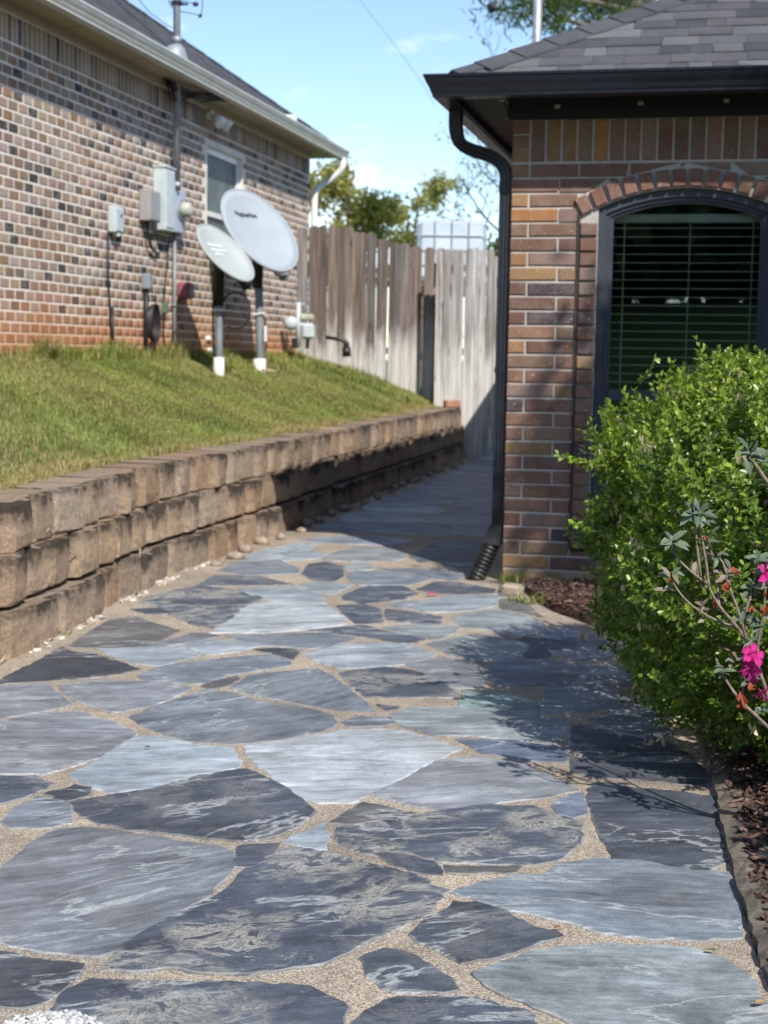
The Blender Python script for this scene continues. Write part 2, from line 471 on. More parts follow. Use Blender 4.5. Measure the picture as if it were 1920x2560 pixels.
# foot of the retaining wall, read off the photograph on the level path
BASE_PX = [(0, 1667), (53, 1635), (122, 1604), (177, 1571), (236, 1547), (270, 1524), (363, 1466), (447, 1433), (523, 1403),
           (633, 1366), (692, 1338), (766, 1309), (851, 1274), (943, 1235), (1036, 1200), (1144, 1156), (1182, 1139)]
base_pts = [at_z(x, y) for x, y in BASE_PX]
ws = []
for i, p in enumerate(base_pts):                       # light smoothing
    q = base_pts[max(0, i - 1):i + 2]
    ws.append(sum(q, Vector()) / len(q) if 0 < i < len(base_pts) - 1 else p)
near = ws[0]
ws = [Vector((near.x - 0.30, 2.6, 0)), Vector((near.x - 0.19, 3.7, 0)), Vector((near.x - 0.09, 4.8, 0))] + ws
_by = np.array([loc_L(p)[1] for p in ws]); _ba = np.array([loc_L(p)[0] for p in ws])
def wall_a(b): return float(np.interp(b, _by, _ba))
_wy = np.array([p.y for p in ws]); _wx = np.array([p.x for p in ws])
def wall_x(y): return float(np.interp(y, _wy, _wx))

# right edge of the paving
EDGE = [(0.70, -2.0), (0.72, 1.0), (0.80, 3.04), (0.96, 4.10), (1.10, 5.0), (1.16, 5.8), (1.08, 6.5), (0.94, 6.95), (0.82, 7.25), (0.75, 7.75), (0.72, 8.25)]
_ey = np.array([e[1] for e in EDGE]); _ex = np.array([e[0] for e in EDGE])
def edge_x(y):
    if y <= 8.25: return float(np.interp(y, _ey, _ex))
    return 0.665 + math.tan(TH) * (y - 8.18) + 0.05

path = MB()
ys = list(np.arange(-2, 2.6, 0.5)) + list(np.arange(2.6, 19.0, 0.2))
pv = []; pf = []
for y in ys:
    xl = wall_x(y) - 0.12; xr = edge_x(y)
    for k in range(7): pv.append((xl + (xr - xl) * k / 6, y, 0.004))
for i in range(len(ys) - 1):
    for k in range(6):
        a = i * 7 + k; pf.append((a, a + 1, a + 8, a + 7))
path.add(pv, pf)
path_o = tag(path.build('path', M['sand']), kind='structure')

# ------------------------------------------------------------------ flagstones, traced one by one
def A(*p): return [(x * .57866, 1600 + y * .57866) for x, y in p]
def B(*p): return [(960 + x * .57866, 1600 + y * .57866) for x, y in p]
def Dz(*p): return [(x * .57866, 800 + y * .57866) for x, y in p]
def E(*p): return [(600 + x * .48222, 1250 + y * .48222) for x, y in p]
T = {'W': (0.38, 0.42, 0.45), 'L': (0.27, 0.315, 0.35), 'M': (0.165, 0.193, 0.225), 'P': (0.185, 0.202, 0.225), 'D': (0.07, 0.082, 0.104),
     'K': (0.052, 0.058, 0.07), 'G': (0.17, 0.225, 0.215), 'B': (0.115, 0.115, 0.112), 'V': (0.13, 0.165, 0.235), 'X': (0.075, 0.09, 0.115), 'Q': (0.205, 0.235, 0.25)}
STONES = [
 (A((-60,200),(0,168),(215,60),(265,28),(300,45),(400,55),(500,85),(600,122),(450,150),(250,165),(0,180)), 'K', 0, 15),
 (A((435,32),(600,22),(780,25),(855,60),(680,105),(600,95),(500,68)), 'L', 0, 12),
 (A((800,18),(900,-4),(1060,0),(1125,14),(1030,45),(890,57)), 'L', 0, 10),
 (A((600,150),(660,120),(780,95),(960,75),(1150,60),(1245,83),(1245,105),(1120,125),(1000,140),(880,178),(740,180),(640,170)), 'M', 0, 10),
 (A((1105,36),(1200,30),(1295,38),(1265,75),(1190,55)), 'K', 0, 0),
 (A((-70,215),(0,190),(200,185),(230,215),(300,268),(240,290),(120,310),(0,330),(-80,345)), 'P', 0, 8),
 (A((255,190),(420,170),(700,175),(820,198),(740,245),(640,280),(490,305),(350,265),(300,230)), 'P', 0, 18),
 (A((875,195),(930,170),(1020,152),(1025,165),(985,190),(920,203)), 'B', 0, 25),
 (A((1000,205),(1080,150),(1220,135),(1370,123),(1430,155),(1520,215),(1615,300),(1480,298),(1300,265),(1150,240)), 'M', 0.15, 60),
 (A((565,325),(700,275),(900,210),(990,225),(1090,255),(1160,270),(1300,285),(1430,318),(1447,360),(1380,385),(1200,420),(1000,440),(850,430),(720,400),(640,370)), 'M', 0.1, 40),
 (A((-90,360),(0,345),(180,310),(330,302),(480,345),(585,395),(520,440),(420,500),(290,545),(180,570),(0,568),(-90,560)), 'P', 0.1, 8),
 (A((300,575),(400,530),(500,470),(600,410),(680,415),(860,450),(1000,460),(1040,530),(1010,545),(850,575),(640,630),(490,650),(400,625)), 'L', 0, 12),
 (A((1055,450),(1300,415),(1480,385),(1659,378),(1760,390),(1989,462),(1900,500),(1780,560),(1680,615),(1590,655),(1510,695),(1380,695),(1250,640),(1210,600),(1100,510)), 'W', 0, 4),
 (A((310,690),(470,665),(620,640),(850,580),(1060,550),(1130,580),(1225,625),(1350,735),(1290,790),(1200,835),(1080,855),(950,850),(780,830),(560,805),(440,780),(360,750)), 'D', 0.25, 20),
 (A((205,655),(330,622),(390,630),(385,655),(290,685)), 'K', 0, 10),
 (A((10,775),(80,715),(180,670),(290,705),(305,740),(300,780),(180,800),(60,800)), 'M', 0.1, 25),
 (A((-60,570),(0,580),(140,582),(220,615),(180,635),(90,670),(0,695),(-70,700)), 'D', 0.6, 5),
 (A((-160,1020),(-60,1030),(0,1010),(30,970),(150,860),(270,810),(380,800),(640,840),(800,865),(930,880),(990,905),(1005,975),(970,1020),(900,1085),(820,1135),(700,1190),(600,1260),(500,1320),(420,1352),(280,1340),(130,1318),(0,1290),(-160,1270)), 'P', 0.08, 25),
 (A((1035,880),(1195,875),(1180,905),(1080,965),(1025,965)), 'D', 0.1, 10),
 (A((1235,865),(1300,830),(1400,785),(1405,860),(1400,890),(1280,875)), 'L', 0, 10),
 (A((450,1415),(520,1340),(600,1270),(740,1200),(900,1120),(1000,1060),(1080,970),(1220,895),(1400,895),(1560,945),(1659,968),(1810,1010),(1860,1045),(1939,1065),(1880,1120),(1840,1170),(1740,1220),(1659,1255),(1560,1300),(1380,1385),(1200,1410),(1000,1430),(870,1425),(780,1395),(640,1415)), 'D', 1.0, 15),
 (A((1640,918),(1740,925),(1860,950),(1894,970),(1889,1000),(1780,990),(1700,958)), 'D', 0.2, -10),
 (A((-150,1330),(0,1345),(130,1370),(345,1395),(330,1440),(260,1500),(190,1545),(100,1570),(0,1560),(-150,1550)), 'K', 0.05, 10),
 (A((225,1590),(300,1500),(400,1465),(560,1465),(780,1470),(1000,1470),(1180,1485),(1340,1490),(1430,1530),(1490,1580),(1440,1690),(1300,1790),(800,1830),(420,1800),(290,1700)), 'X', 0.75, 20),
 (A((1560,1365),(1659,1328),(1760,1345),(1850,1390),(1910,1435),(1969,1495),(1919,1508),(1720,1505),(1659,1490),(1610,1440)), 'D', 0.1, 20),
 (A((1500,1680),(1600,1590),(1670,1552),(1790,1535),(1990,1530),(2120,1550),(2260,1590),(2310,1640),(2380,1720),(2200,1850),(1800,1860),(1560,1790)), 'X', 0.2, 5),
 (A((1320,58),(1450,20),(1600,5),(1740,12),(1875,53),(1860,68),(1740,98),(1640,110),(1460,116),(1380,88)), 'L', 0.1, 15),
 (B((190,8),(370,-27),(520,-17),(625,13),(600,58),(540,78),(400,83),(300,58)), 'Q', 0.05, 10),
 (B((100,98),(180,85),(240,70),(320,80),(390,105),(430,155),(430,180),(400,198),(310,200),(260,175),(190,140)), 'P', 0, 0),
 (A((1470,135),(1560,120),(1659,112),(1760,120),(1860,152),(1970,222),(1955,240),(1700,240),(1590,238),(1540,210),(1500,165)), 'X', 0.7, 5),
 (A((1630,272),(1725,283),(1680,296)), 'D', 0, 0),
 (A((1480,345),(1540,325),(1659,330),(1720,348),(1659,362),(1520,365)), 'M', 0, 5),
 (B((440,115),(520,80),(680,75),(850,103),(865,125),(820,168),(740,183),(620,188),(500,188),(460,155)), 'M', 0, 10),
 (B((605,60),(650,27),(700,40),(722,62),(690,72),(620,70)), 'D', 0, 10),
 (B((680,-50),(800,-60),(940,-5),(1010,40),(960,75),(830,80),(740,52),(690,10)), 'M', 0, 5),
 (B((890,115),(1000,100),(1150,120),(1160,180),(1000,190),(880,178)), 'M', 0, 0),
 (B((350,210),(400,212),(520,225),(670,265),(655,318),(500,303),(335,280)), 'G', 0, 6),
 (B((705,195),(850,192),(1010,208),(1000,270),(860,300),(690,305)), 'M', 0, 5),
 (B((30,325),(120,285),(330,287),(560,312),(800,340),(790,370),(730,440),(560,420),(400,405),(230,405),(100,370)), 'Q', 0.1, 5),
 (B((320,425),(520,425),(780,460),(780,520),(600,510),(440,480)), 'V', 0, 5),
 (B((-60,650),(0,630),(120,580),(250,510),(400,500),(560,520),(740,590),(832,640),(720,665),(500,690),(340,715),(230,725),(100,700)), 'P', 0.12, 15),
 (A((1435,780),(1570,697),(1659,715),(1790,742),(1659,765),(1500,782)), 'B', 0, 10),
 (B((-205,805),(0,772),(200,737),(450,705),(640,712),(720,742),(838,778),(850,830),(830,880),(760,930),(620,960),(500,955),(250,945),(100,905),(0,922),(-100,905),(-190,880)), 'X', 1.0, 12),
 (B((730,705),(780,675),(850,655),(870,700),(865,740),(820,755),(760,740)), 'V', 0.2, 20),
 (B((890,640),(930,620),(1160,640),(1430,670),(1425,740),(1450,850),(1480,940),(1380,985),(1100,975),(1000,935),(960,870),(910,760)), 'D', 0, 5),
 (B((260,970),(580,972),(560,990),(280,992)), 'B', 0, 0),
 (B((820,372),(855,360),(1010,397),(1240,442),(1250,470),(1100,480),(830,490),(812,440)), 'D', 0, -5),
 (B((880,338),(1000,320),(1200,350),(1250,400),(1150,420),(1010,385)), 'M', 0, 0),
 (B((820,508),(1000,502),(1280,465),(1340,520),(1430,605),(1400,622),(1180,600),(900,582),(815,560)), 'D', 0, 0),
 (B((310,1077),(400,1045),(560,1010),(700,1005),(760,960),(900,938),(1100,945),(1320,990),(1480,1000),(1510,1060),(1530,1200),(1540,1270),(1300,1280),(1100,1270),(950,1255),(800,1205),(640,1170),(420,1110)), 'M', 0.05, 0),
 (B((120,1260),(200,1195),(320,1125),(430,1130),(520,1160),(620,1220),(760,1265),(650,1300),(520,1345),(340,1382),(260,1340),(150,1290)), 'D', 0.15, 15),
 (B((400,1430),(520,1385),(680,1340),(880,1310),(1100,1305),(1340,1320),(1480,1370),(1560,1420),(1600,1500),(1650,1570),(1680,1700),(1650,1830),(1300,1860),(960,1780),(860,1670),(740,1600),(560,1530),(450,1480)), 'Q', 0.08, 2),
 (Dz((915,1345),(1000,1290),(1070,1225),(1200,1210),(1390,1215),(1490,1285),(1485,1310),(1330,1330),(1150,1345)), 'W', 0, 15),
 (Dz((600,1218),(680,1180),(860,1145),(1000,1160),(1135,1195),(1050,1230),(1000,1280),(920,1325),(840,1310),(760,1280),(690,1232)), 'X', 1.0, 15),
 (Dz((570,1245),(680,1240),(740,1262),(650,1266)), 'D', 0, 0),
 (Dz((300,1405),(390,1340),(480,1290),(580,1275),(640,1300),(770,1335),(700,1375),(600,1405),(450,1412)), 'B', 0.1, 18),
 (Dz((620,1405),(760,1370),(840,1347),(940,1358),(840,1385),(720,1402)), 'P', 0, 14),
 (Dz((980,1360),(1150,1352),(1400,1350),(1530,1370),(1400,1415),(1250,1405),(1100,1395)), 'M', 0.1, 5),
 (E((360,670),(540,652),(640,645),(800,685),(950,715),(880,740),(700,710),(560,690)), 'D', 0, -10),
 (E((740,655),(900,640),(1120,650),(1120,680),(1030,715),(900,700)), 'Q', 0.1, 5),
 (E((1110,600),(1250,570),(1420,575),(1570,635),(1540,680),(1440,692),(1300,670),(1160,650)), 'Q', 0.15, 5),
 (E((860,555),(960,515),(1130,490),(1335,490),(1330,540),(1200,567),(1000,577)), 'L', 0.2, 10),
 (E((920,460),(1010,418),(1150,425),(1330,460),(1310,475),(1130,485),(1000,475)), 'D', 0.1, 5),
 (E((530,490),(660,440),(840,440),(915,480),(840,510),(640,530),(540,510)), 'D', 0, 10),
 (E((765,560),(850,570),(1040,600),(1035,635),(900,632),(770,615),(755,580)), 'D', 0.1, 0),
 (E((510,540),(640,535),(725,560),(730,630),(610,635),(545,585)), 'X', 0.5, 0),
 (E((745,542),(860,517),(930,520),(830,550)), 'M', 0.2, 10),
 (E((560,395),(600,365),(850,370),(970,410),(870,435),(620,435)), 'M', 0, 5),
 (E((730,350),(900,350),(1100,367),(1160,390),(1110,413),(950,400),(800,367)), 'M', 0, 0),
 (E((325,375),(360,330),(440,318),(530,340),(530,390),(480,415),(380,410)), 'D', 0, 10),
 (E((430,300),(480,270),(640,235),(830,255),(860,290),(820,310),(640,315),(480,310)), 'Q', 0.2, 5),
 (E((545,330),(640,320),(700,350),(620,365),(560,360)), 'Q', 0.1, 5),
 (E((310,430),(420,417),(575,437),(480,485),(350,462)), 'Q', 0, 5),
 (E((0,457),(300,447),(440,500),(410,520),(180,515),(60,490)), 'L', 0, 5),
 (Dz((850,1145),(930,1100),(1100,1100),(1270,1138),(1000,1142)), 'X', 0.3, 10),
 (Dz((940,1080),(1020,1040),(1200,1035),(1285,1070),(1280,1093),(1050,1095)), 'M', 0.2, 10),
 (E((200,297),(330,257),(440,272),(400,300),(220,310)), 'L', 0, 5),
 (E((20,290),(140,250),(280,250),(325,258),(190,293),(60,310)), 'L', 0, 5),
 (E((190,240),(300,220),(410,220),(350,256),(250,246)), 'L', 0, 5),
 (E((310,205),(500,182),(780,190),(900,207),(800,236),(600,225),(400,216)), 'M', 0, 5),
 (E((880,290),(980,230),(1110,200),(1300,215),(1310,280),(1030,300),(940,320)), 'D', 0, 5),
 (E((1040,310),(1150,300),(1260,300),(1220,380),(1090,362)), 'D', 0, 5),
 (E((1350,440),(1400,445),(1450,470),(1440,500),(1350,495)), 'B', 0, 5),
 (E((1345,515),(1440,510),(1520,560),(1560,600),(1440,568),(1360,560)), 'B', 0.3, 5),
]
def stone_mesh(pts, ang, h=0.008, jag=0.004, seed=0):
    r = random.Random(seed)
    c = sum(pts, Vector()) / len(pts)
    grown = []; k_ = len(pts)
    for i in range(k_):                      # move every edge outwards, keeping the corners sharp
        e0 = (pts[i] - pts[i - 1]).normalized(); e1 = (pts[(i + 1) % k_] - pts[i]).normalized()
        n0 = Vector((e0.y, -e0.x, 0)); n1 = Vector((e1.y, -e1.x, 0)); b_ = n0 + n1
        b_ = b_.normalized() if b_.length > .2 else n0
        grown.append(pts[i] + b_ * (0.011 / max(0.55, b_.dot(n1))))
    pts = grown
    per = sum((pts[i] - pts[i - 1]).length for i in range(len(pts)))
    step = max(0.022, per / 90)
    out = []
    n = len(pts)
    for i in range(n):
        p, q = pts[i], pts[(i + 1) % n]
        k = max(1, int((q - p).length / step))
        for j in range(k):
            t = j / k
            w = p.lerp(q, t)
            if j > 0 or True:
                d = (q - p); nn = Vector((-d.y, d.x, 0)); nn = nn.normalized() if nn.length else nn
                w = w + nn * r.gauss(0, jag)
            out.append(w)
    # round the traced corners a little
    m = len(out)
    out = [(out[i - 1] + out[i] * 10 + out[(i + 1) % m]) / 12 + Vector((r.gauss(0, .0012), r.gauss(0, .0012), 0)) for i in range(m)]
    rot = Matrix.Rotation(-ang, 3, 'Z')
    loc = [rot @ (p - c) for p in out]
    tx, ty = r.gauss(0, .004), r.gauss(0, .004)
    vs = []
    for p in loc: vs.append((p.x, p.y, -0.02))
    for p in loc: vs.append((p.x, p.y, h - 0.003 + tx * p.x + ty * p.y))
    for p in loc:
        d = p.length; q = p * max(0, (d - r.uniform(.001, .007)) / d) if d > 1e-6 else p
        vs.append((q.x, q.y, h + tx * p.x + ty * p.y))
    fs = []
    for i in range(m):
        j = (i + 1) % m
        fs.append((i, j, m + j, m + i)); fs.append((m + i, m + j, 2 * m + j, 2 * m + i))
    fs.append(tuple(range(2 * m, 3 * m)))
    return vs, fs, c
def add_stone(pts, tone, swirl, ang_deg, seed, h=0.008):
    area = sum(pts[i - 1].x * pts[i].y - pts[i].x * pts[i - 1].y for i in range(len(pts)))
    if area < 0: pts = pts[::-1]
    ang = math.radians(ang_deg)
    vs, fs, c = stone_mesh(pts, ang, h, 0.0038, seed)
    me = bpy.data.meshes.new('flagstone'); me.from_pydata(vs, [], fs); me.update()
    me.materials.append(M['slate']); me.materials.append(M['slate_rim'])
    mi = [1] * len(fs); mi[-1] = 0; me.polygons.foreach_set('material_index', mi)
    o = link('flagstone', me, None, path_o, c); o.rotation_euler = (0, 0, ang)
    r = random.Random(seed * 3 + 1); k = r.uniform(0.88, 1.14)
    o.color = (tone[0] * k, tone[1] * k, tone[2] * k, swirl)
    return o
sid = 0
for poly, t, sw, ang in STONES:
    sid += 1
    pts = [at_z(x, y, 0.012) for x, y in poly]
    pts = [Vector((p.x, p.y, 0)) for p in pts]
    add_stone(pts, T[t], max(sw, 0.02), ang + random.uniform(-6, 6), sid)
# the far paving between wall and house, in uneven rows
y = 10.35
r2 = random.Random(5)
while y < 18.35:
    dy = r2.uniform(0.42, 0.72)
    x0 = wall_x(y + dy / 2) + 0.16
    xe = 0.665 + math.tan(TH) * (y + dy / 2 - 8.18) - 0.06
    x = x0
    skew = r2.uniform(-.05, .05)
    while x < xe - 0.15:
        w = min(r2.uniform(0.5, 1.05), xe - x)
        if xe - x - w < 0.22: w = xe - x
        gq = 0.028
        sl = -math.tan(TH) * 0.6
        def P_(u, v): return Vector((x + u, y + v + (x + u - x0) * sl + r2.uniform(-.05, .05), 0))
        pts = [P_(gq, gq), P_(w * .5, gq - .02), P_(w - gq, gq + r2.uniform(0, .08)), P_(w - gq + .03, dy * .55), P_(w - gq - r2.uniform(0, .08), dy - gq), P_(w * .45, dy - gq + .02), P_(gq + r2.uniform(0, .08), dy - gq), P_(gq - .03, dy * .5)]
        sid += 1
        add_stone(pts, T[r2.choice('MMLQPDMV')], 0.05, r2.uniform(-8, 12), sid)
        x += w
    y += dy
# stones behind the shrub that only another viewpoint would show, and under the camera
for cx_, cy_, w, d_ in [(0.75, 5.75, .5, .42), (0.68, 6.35, .34, .3), (0.93, 5.2, .3, .35), (-.5, 1.95, .7, .6), (.25, 1.9, .7, .55), (-.3, 1.2, .8, .7), (.4, 1.1, .5, .7), (-1.2, 2.1, .6, .7), (-1.25, 2.95, .5, .6), (-1.3, 1.2, .9, .8)]:
    sid += 1
    pts = [Vector((cx_ + w / 2 * math.cos(a) * r2.uniform(.85, 1.1), cy_ + d_ / 2 * math.sin(a) * r2.uniform(.85, 1.1), 0)) for a in [k * math.pi / 4 + .3 for k in range(8)]]
    add_stone(pts, T[r2.choice('MDPX')], 0.1, 5, sid)

# ------------------------------------------------------------------ retaining wall of split-face blocks
rw = empty('retaining_wall', (ws[0].x, ws[0].y, 0))
tag(rw, 'low curved retaining wall of brown split-face concrete blocks holding the lawn', 'retaining wall')
BH = 0.2133
# arc-length parametrisation
seg = [0.0]
for i in range(1, len(ws)): seg.append(seg[-1] + (ws[i] - ws[i - 1]).length)
def wall_at(s):
    x = np.interp(s, seg, [p.x for p in ws]); y = np.interp(s, seg, [p.y for p in ws]); return Vector((x, y, 0))
def wall_frame(s):
    p = wall_at(s); t = (wall_at(min(s + .15, seg[-1])) - wall_at(max(s - .15, 0))); t.normalize()
    return p, t, Vector((t.y, -t.x, 0))          # point, along, outward (to the path)
def block_mesh(w, seed):
    r = random.Random(seed); vs = []; fs = []; d = 0.31
    US = [0, .045, .14, .36, .64, .86, .955, 1]; ZV = [0, .05, .3, .7, .93, 1]; nx, nz = 7, 5
    bulge = r.uniform(.002, .010); ph = [r.uniform(0, 6.3) for _ in range(4)]; tl = r.gauss(0, .012)
    for j in range(nz + 1):
        for i in range(nx + 1):
            u = US[i]; v = ZV[j]
            rnd = (-.036 if i in (0, nx) else (-.012 if i in (1, nx - 1) else 0)) + (-.011 if j in (0, nz) else (-.002 if j in (1, nz - 1) else 0))
            o = bulge * math.sin(math.pi * u) * math.sin(math.pi * v) + 0.004 * math.sin(u * 9 + ph[0]) * math.sin(v * 6 + ph[1]) + r.gauss(0, .003) + rnd + tl * (u - .5)
            x = (u - .5) * w; z = v * (BH - 0.005)
            vs.append((x + r.gauss(0, .003) * (0 < i < nx), o, z + r.gauss(0, .003) * (0 < j < nz)))
    idx = lambda i, j: j * (nx + 1) + i
    for j in range(nz):
        for i in range(nx): fs.append((idx(i, j), idx(i, j + 1), idx(i + 1, j + 1), idx(i + 1, j)))
    n = len(vs); tz = BH - 0.004
    vs += [(-w / 2 * .93, -d, 0), (w / 2 * .93, -d, 0), (w / 2 * .93, -d, tz), (-w / 2 * .93, -d, tz)]
    fs.append((n, n + 1, n + 2, n + 3))
    fs.append(tuple([idx(i, nz) for i in range(nx + 1)][::-1] + [n + 3, n + 2][0:0]) + (n + 3, n + 2))
    fs.append(tuple([idx(i, 0) for i in range(nx + 1)]) + (n + 1, n))
    fs.append(tuple([idx(0, j) for j in range(nz + 1)][::-1]) + (n, n + 3))
    fs.append(tuple([idx(nx, j) for j in range(nz + 1)]) + (n + 2, n + 1))
    me = bpy.data.meshes.new('block'); me.from_pydata(vs, [], fs); me.update()
    return me
BMESH = {}
for k in range(14):
    for w in (0.26, 0.30, 0.34): BMESH[(k, w)] = block_mesh(w - 0.022, k * 7 + int(w * 100))
BT = [(0.45, 0.325, 0.225), (0.42, 0.32, 0.24), (0.49, 0.365, 0.255), (0.39, 0.30, 0.23), (0.46, 0.32, 0.21), (0.44, 0.35, 0.265)]
rb = random.Random(21)
inv = Matrix.Translation(-rw.location)
for row in range(3):
    s = rb.uniform(0, .2) + row * 0.14
    while s < seg[-1] - 0.1:
        w = rb.choice((0.26, 0.30, 0.30, 0.34))
        p, t, o_ = wall_frame(s + w / 2)
        me = BMESH[(rb.randrange(14), w)]
        if not me.materials: me.materials.append(M['block'])
        b = link('block', me, None, rw)
        yaw = math.atan2(t.y, t.x)
        q = p - o_ * (0.020 * row + rb.uniform(-.018, .020)) - rw.location
        b.location = (q.x, q.y, row * BH + (0.0 if row else -0.015))
        b.rotation_euler = (rb.gauss(0, .008), rb.gauss(0, .010), yaw + math.pi + rb.gauss(0, .02))
        # block local +y is the split face; turn so that it looks at the path
        b.rotation_euler[2] = math.atan2(o_.y, o_.x) - math.pi / 2 + rb.gauss(0, .085)
        c = rb.choice(BT); k = rb.uniform(.86, 1.16); b.color = (c[0] * k, c[1] * k, c[2] * k, 1)
        s += w

# backfill behind the blocks so no gap shows light
bf = MB(); n_ = 0
ss = np.arange(0, seg[-1], 0.3); v_ = []
for s in ss:
    p, t, o_ = wall_frame(s); q = p - o_ * 0.125 - rw.location
    v_ += [(q.x, q.y, -0.05), (q.x, q.y, 0.615)]
bf.add(v_, [(2 * i, 2 * i + 2, 2 * i + 3, 2 * i + 1) for i in range(len(ss) - 1)])
bf.build('backfill', M['soil'], rw)

# ------------------------------------------------------------------ lawn
ZT = 3 * BH                        # wall top
HB = 1.20                          # ground at the left house
def lawn_z(a, b):
    R = wall_a(b) - 0.37
    u = min(max(1 - a / R, 0.0), 1.0)
    far = min(max((b + 5.0) / 5.0, 0), 1)
    f = (u ** 0.92) * (1 - far) + (1 - (1 - u) ** 1.25) * far
    return ZT - 0.012 + (HB - ZT + .012) * f
lv = []; lf = []
bs = np.arange(-15.6, 2.6, 0.3); NA = 12
for b in bs:
    R = wall_a(b) - 0.31
    for k in range(NA + 1):
        a = R * k / NA - (0.25 if k == 0 else 0)
        z = lawn_z(max(a, 0), b) - (0.006 if k < NA else 0.03)
        p = LW(a, b, z); lv.append(tuple(p))
for i in range(len(bs) - 1):
    for k in range(NA):
        q = i * (NA + 1) + k; lf.append((q, q + 1, q + NA + 2, q + NA + 1))
lm = MB(); lm.add(lv, lf)
tag(lm.build('lawn', M['lawn_soil'], smooth=True), kind='structure')

def at_lawn(px, py):
    o, d = ray(px, py); t = 3.0
    for _ in range(4000):
        q = o + d * t; a, b, _z = loc_L(q)
        if q.z <= lawn_z(a, b): return q
        t += 0.01
    return q

def grass_field(n, bmin, bmax, hmin, hmax, wid, amin=0.0, amax=1.0, tall=0.0, dry=0.32):
    P = []; 
    b = rng.uniform(bmin, bmax, n); u = rng.uniform(amin, amax, n)
    R = np.interp(b, _by, _ba) - 0.335
    a = R * u
    z = np.array([lawn_z(x, y_) for x, y_ in zip(a, b)]) - 0.006
    X = CL.x + RV.x * a + DV.x * b; Y = CL.y + RV.y * a + DV.y * b
    keep = (np.abs(X / np.maximum(Y, .1)) < 0.30)
    P = np.stack([X, Y, z], 1)[keep]; u = u[keep]; m = len(P)
    az = rng.uniform(0, 2 * np.pi, m); lean = rng.uniform(.15, .95, m)
    H = rng.uniform(hmin, hmax, m) * (0.75 + 0.5 * np.sin(P[:, 0] * 3.1 + P[:, 1] * 1.7) ** 2)
    dirh = np.stack([np.cos(az), np.sin(az), np.zeros(m)], 1); side = np.stack([-np.sin(az), np.cos(az), np.zeros(m)], 1)
    up = np.array([0, 0, 1.0])
    W = wid * rng.uniform(.7, 1.3, m)
    p0 = P - side * W[:, None] / 2; p1 = P + side * W[:, None] / 2
    mid = P + up * (H * .6)[:, None] + dirh * (H * lean * .3)[:, None]
    p2 = mid + side * W[:, None] * .4; p3 = mid - side * W[:, None] * .4
    tip = P + up * (H * (1 - .3 * lean))[:, None] + dirh * (H * lean * .85)[:, None]
    V = np.stack([p0, p1, p2, p3, tip], 1).reshape(-1, 3)
    T_ = np.array([(0, 1, 2), (0, 2, 3), (3, 2, 4)])
    F = (np.arange(m)[:, None, None] * 5 + T_[None]).reshape(-1, 3)
    patch = 0.5 + 0.5 * np.sin(P[:, 0] * 2.3 + 1.1 * np.sin(P[:, 1] * 1.3)) * np.sin(P[:, 1] * 1.9 + .7)
    isdry = rng.uniform(0, 1, m) < (dry * (0.25 + 1.5 * patch) + 0.45 * np.clip((u - .93) / .07, 0, 1))
    g0 = np.array([0.21, 0.275, 0.065]); g1 = np.array([0.33, 0.375, 0.115]); d0 = np.array([0.46, 0.39, 0.19])
    k = rng.uniform(0, 1, (m, 1)); C = g0 * (1 - k) + g1 * k
    mac = 0.9 + 0.16 * np.sin(P[:, 0] * 5.1 + 2.2 * np.sin(P[:, 1] * 2.7)) + 0.12 * np.sin(P[:, 1] * 7.3 + 3 * P[:, 0]) + 0.08 * np.sin(P[:, 0] * 17 + P[:, 1] * 11)
    C = C * mac[:, None]
    C = np.where(isdry[:, None], d0 * rng.uniform(.7, 1.1, (m, 1)), C)
    return V, F, np.repeat(C, 5, 0)
VS = []; FS = []; CS = []; off = 0
for args in [(60000, -15.3, -9.5, .018, .045, .0042, 0, 1), (110000, -9.5, -5, .02, .046, .0055, 0, 1), (80000, -5, .2, .02, .05, .008, 0, 1),
             (1100, -10, -.6, .06, .17, .007, 0, .05), (1800, -7.6, -4.0, .06, .20, .007, 0, .09), (2500, -4.5, -.5, .05, .12, .009, 0, .30), (3500, -1.3, -.3, .05, .13, .009, .2, .97), (16000, -15.3, -8, .03, .075, .0042, .93, 1.04, 0, .45), (9000, -8, -.6, .03, .07, .006, .94, 1.04, 0, .45)]:
    V, F, C = grass_field(*args); VS.append(V); FS.append(F + off); CS.append(C); off += len(V)
me = np_mesh('grass', np.concatenate(VS), np.concatenate(FS), np.concatenate(CS))
tag(link('grass', me, M['grass']), 'short mown green lawn grass with dry tan blades above the block wall', 'grass', kind='stuff')

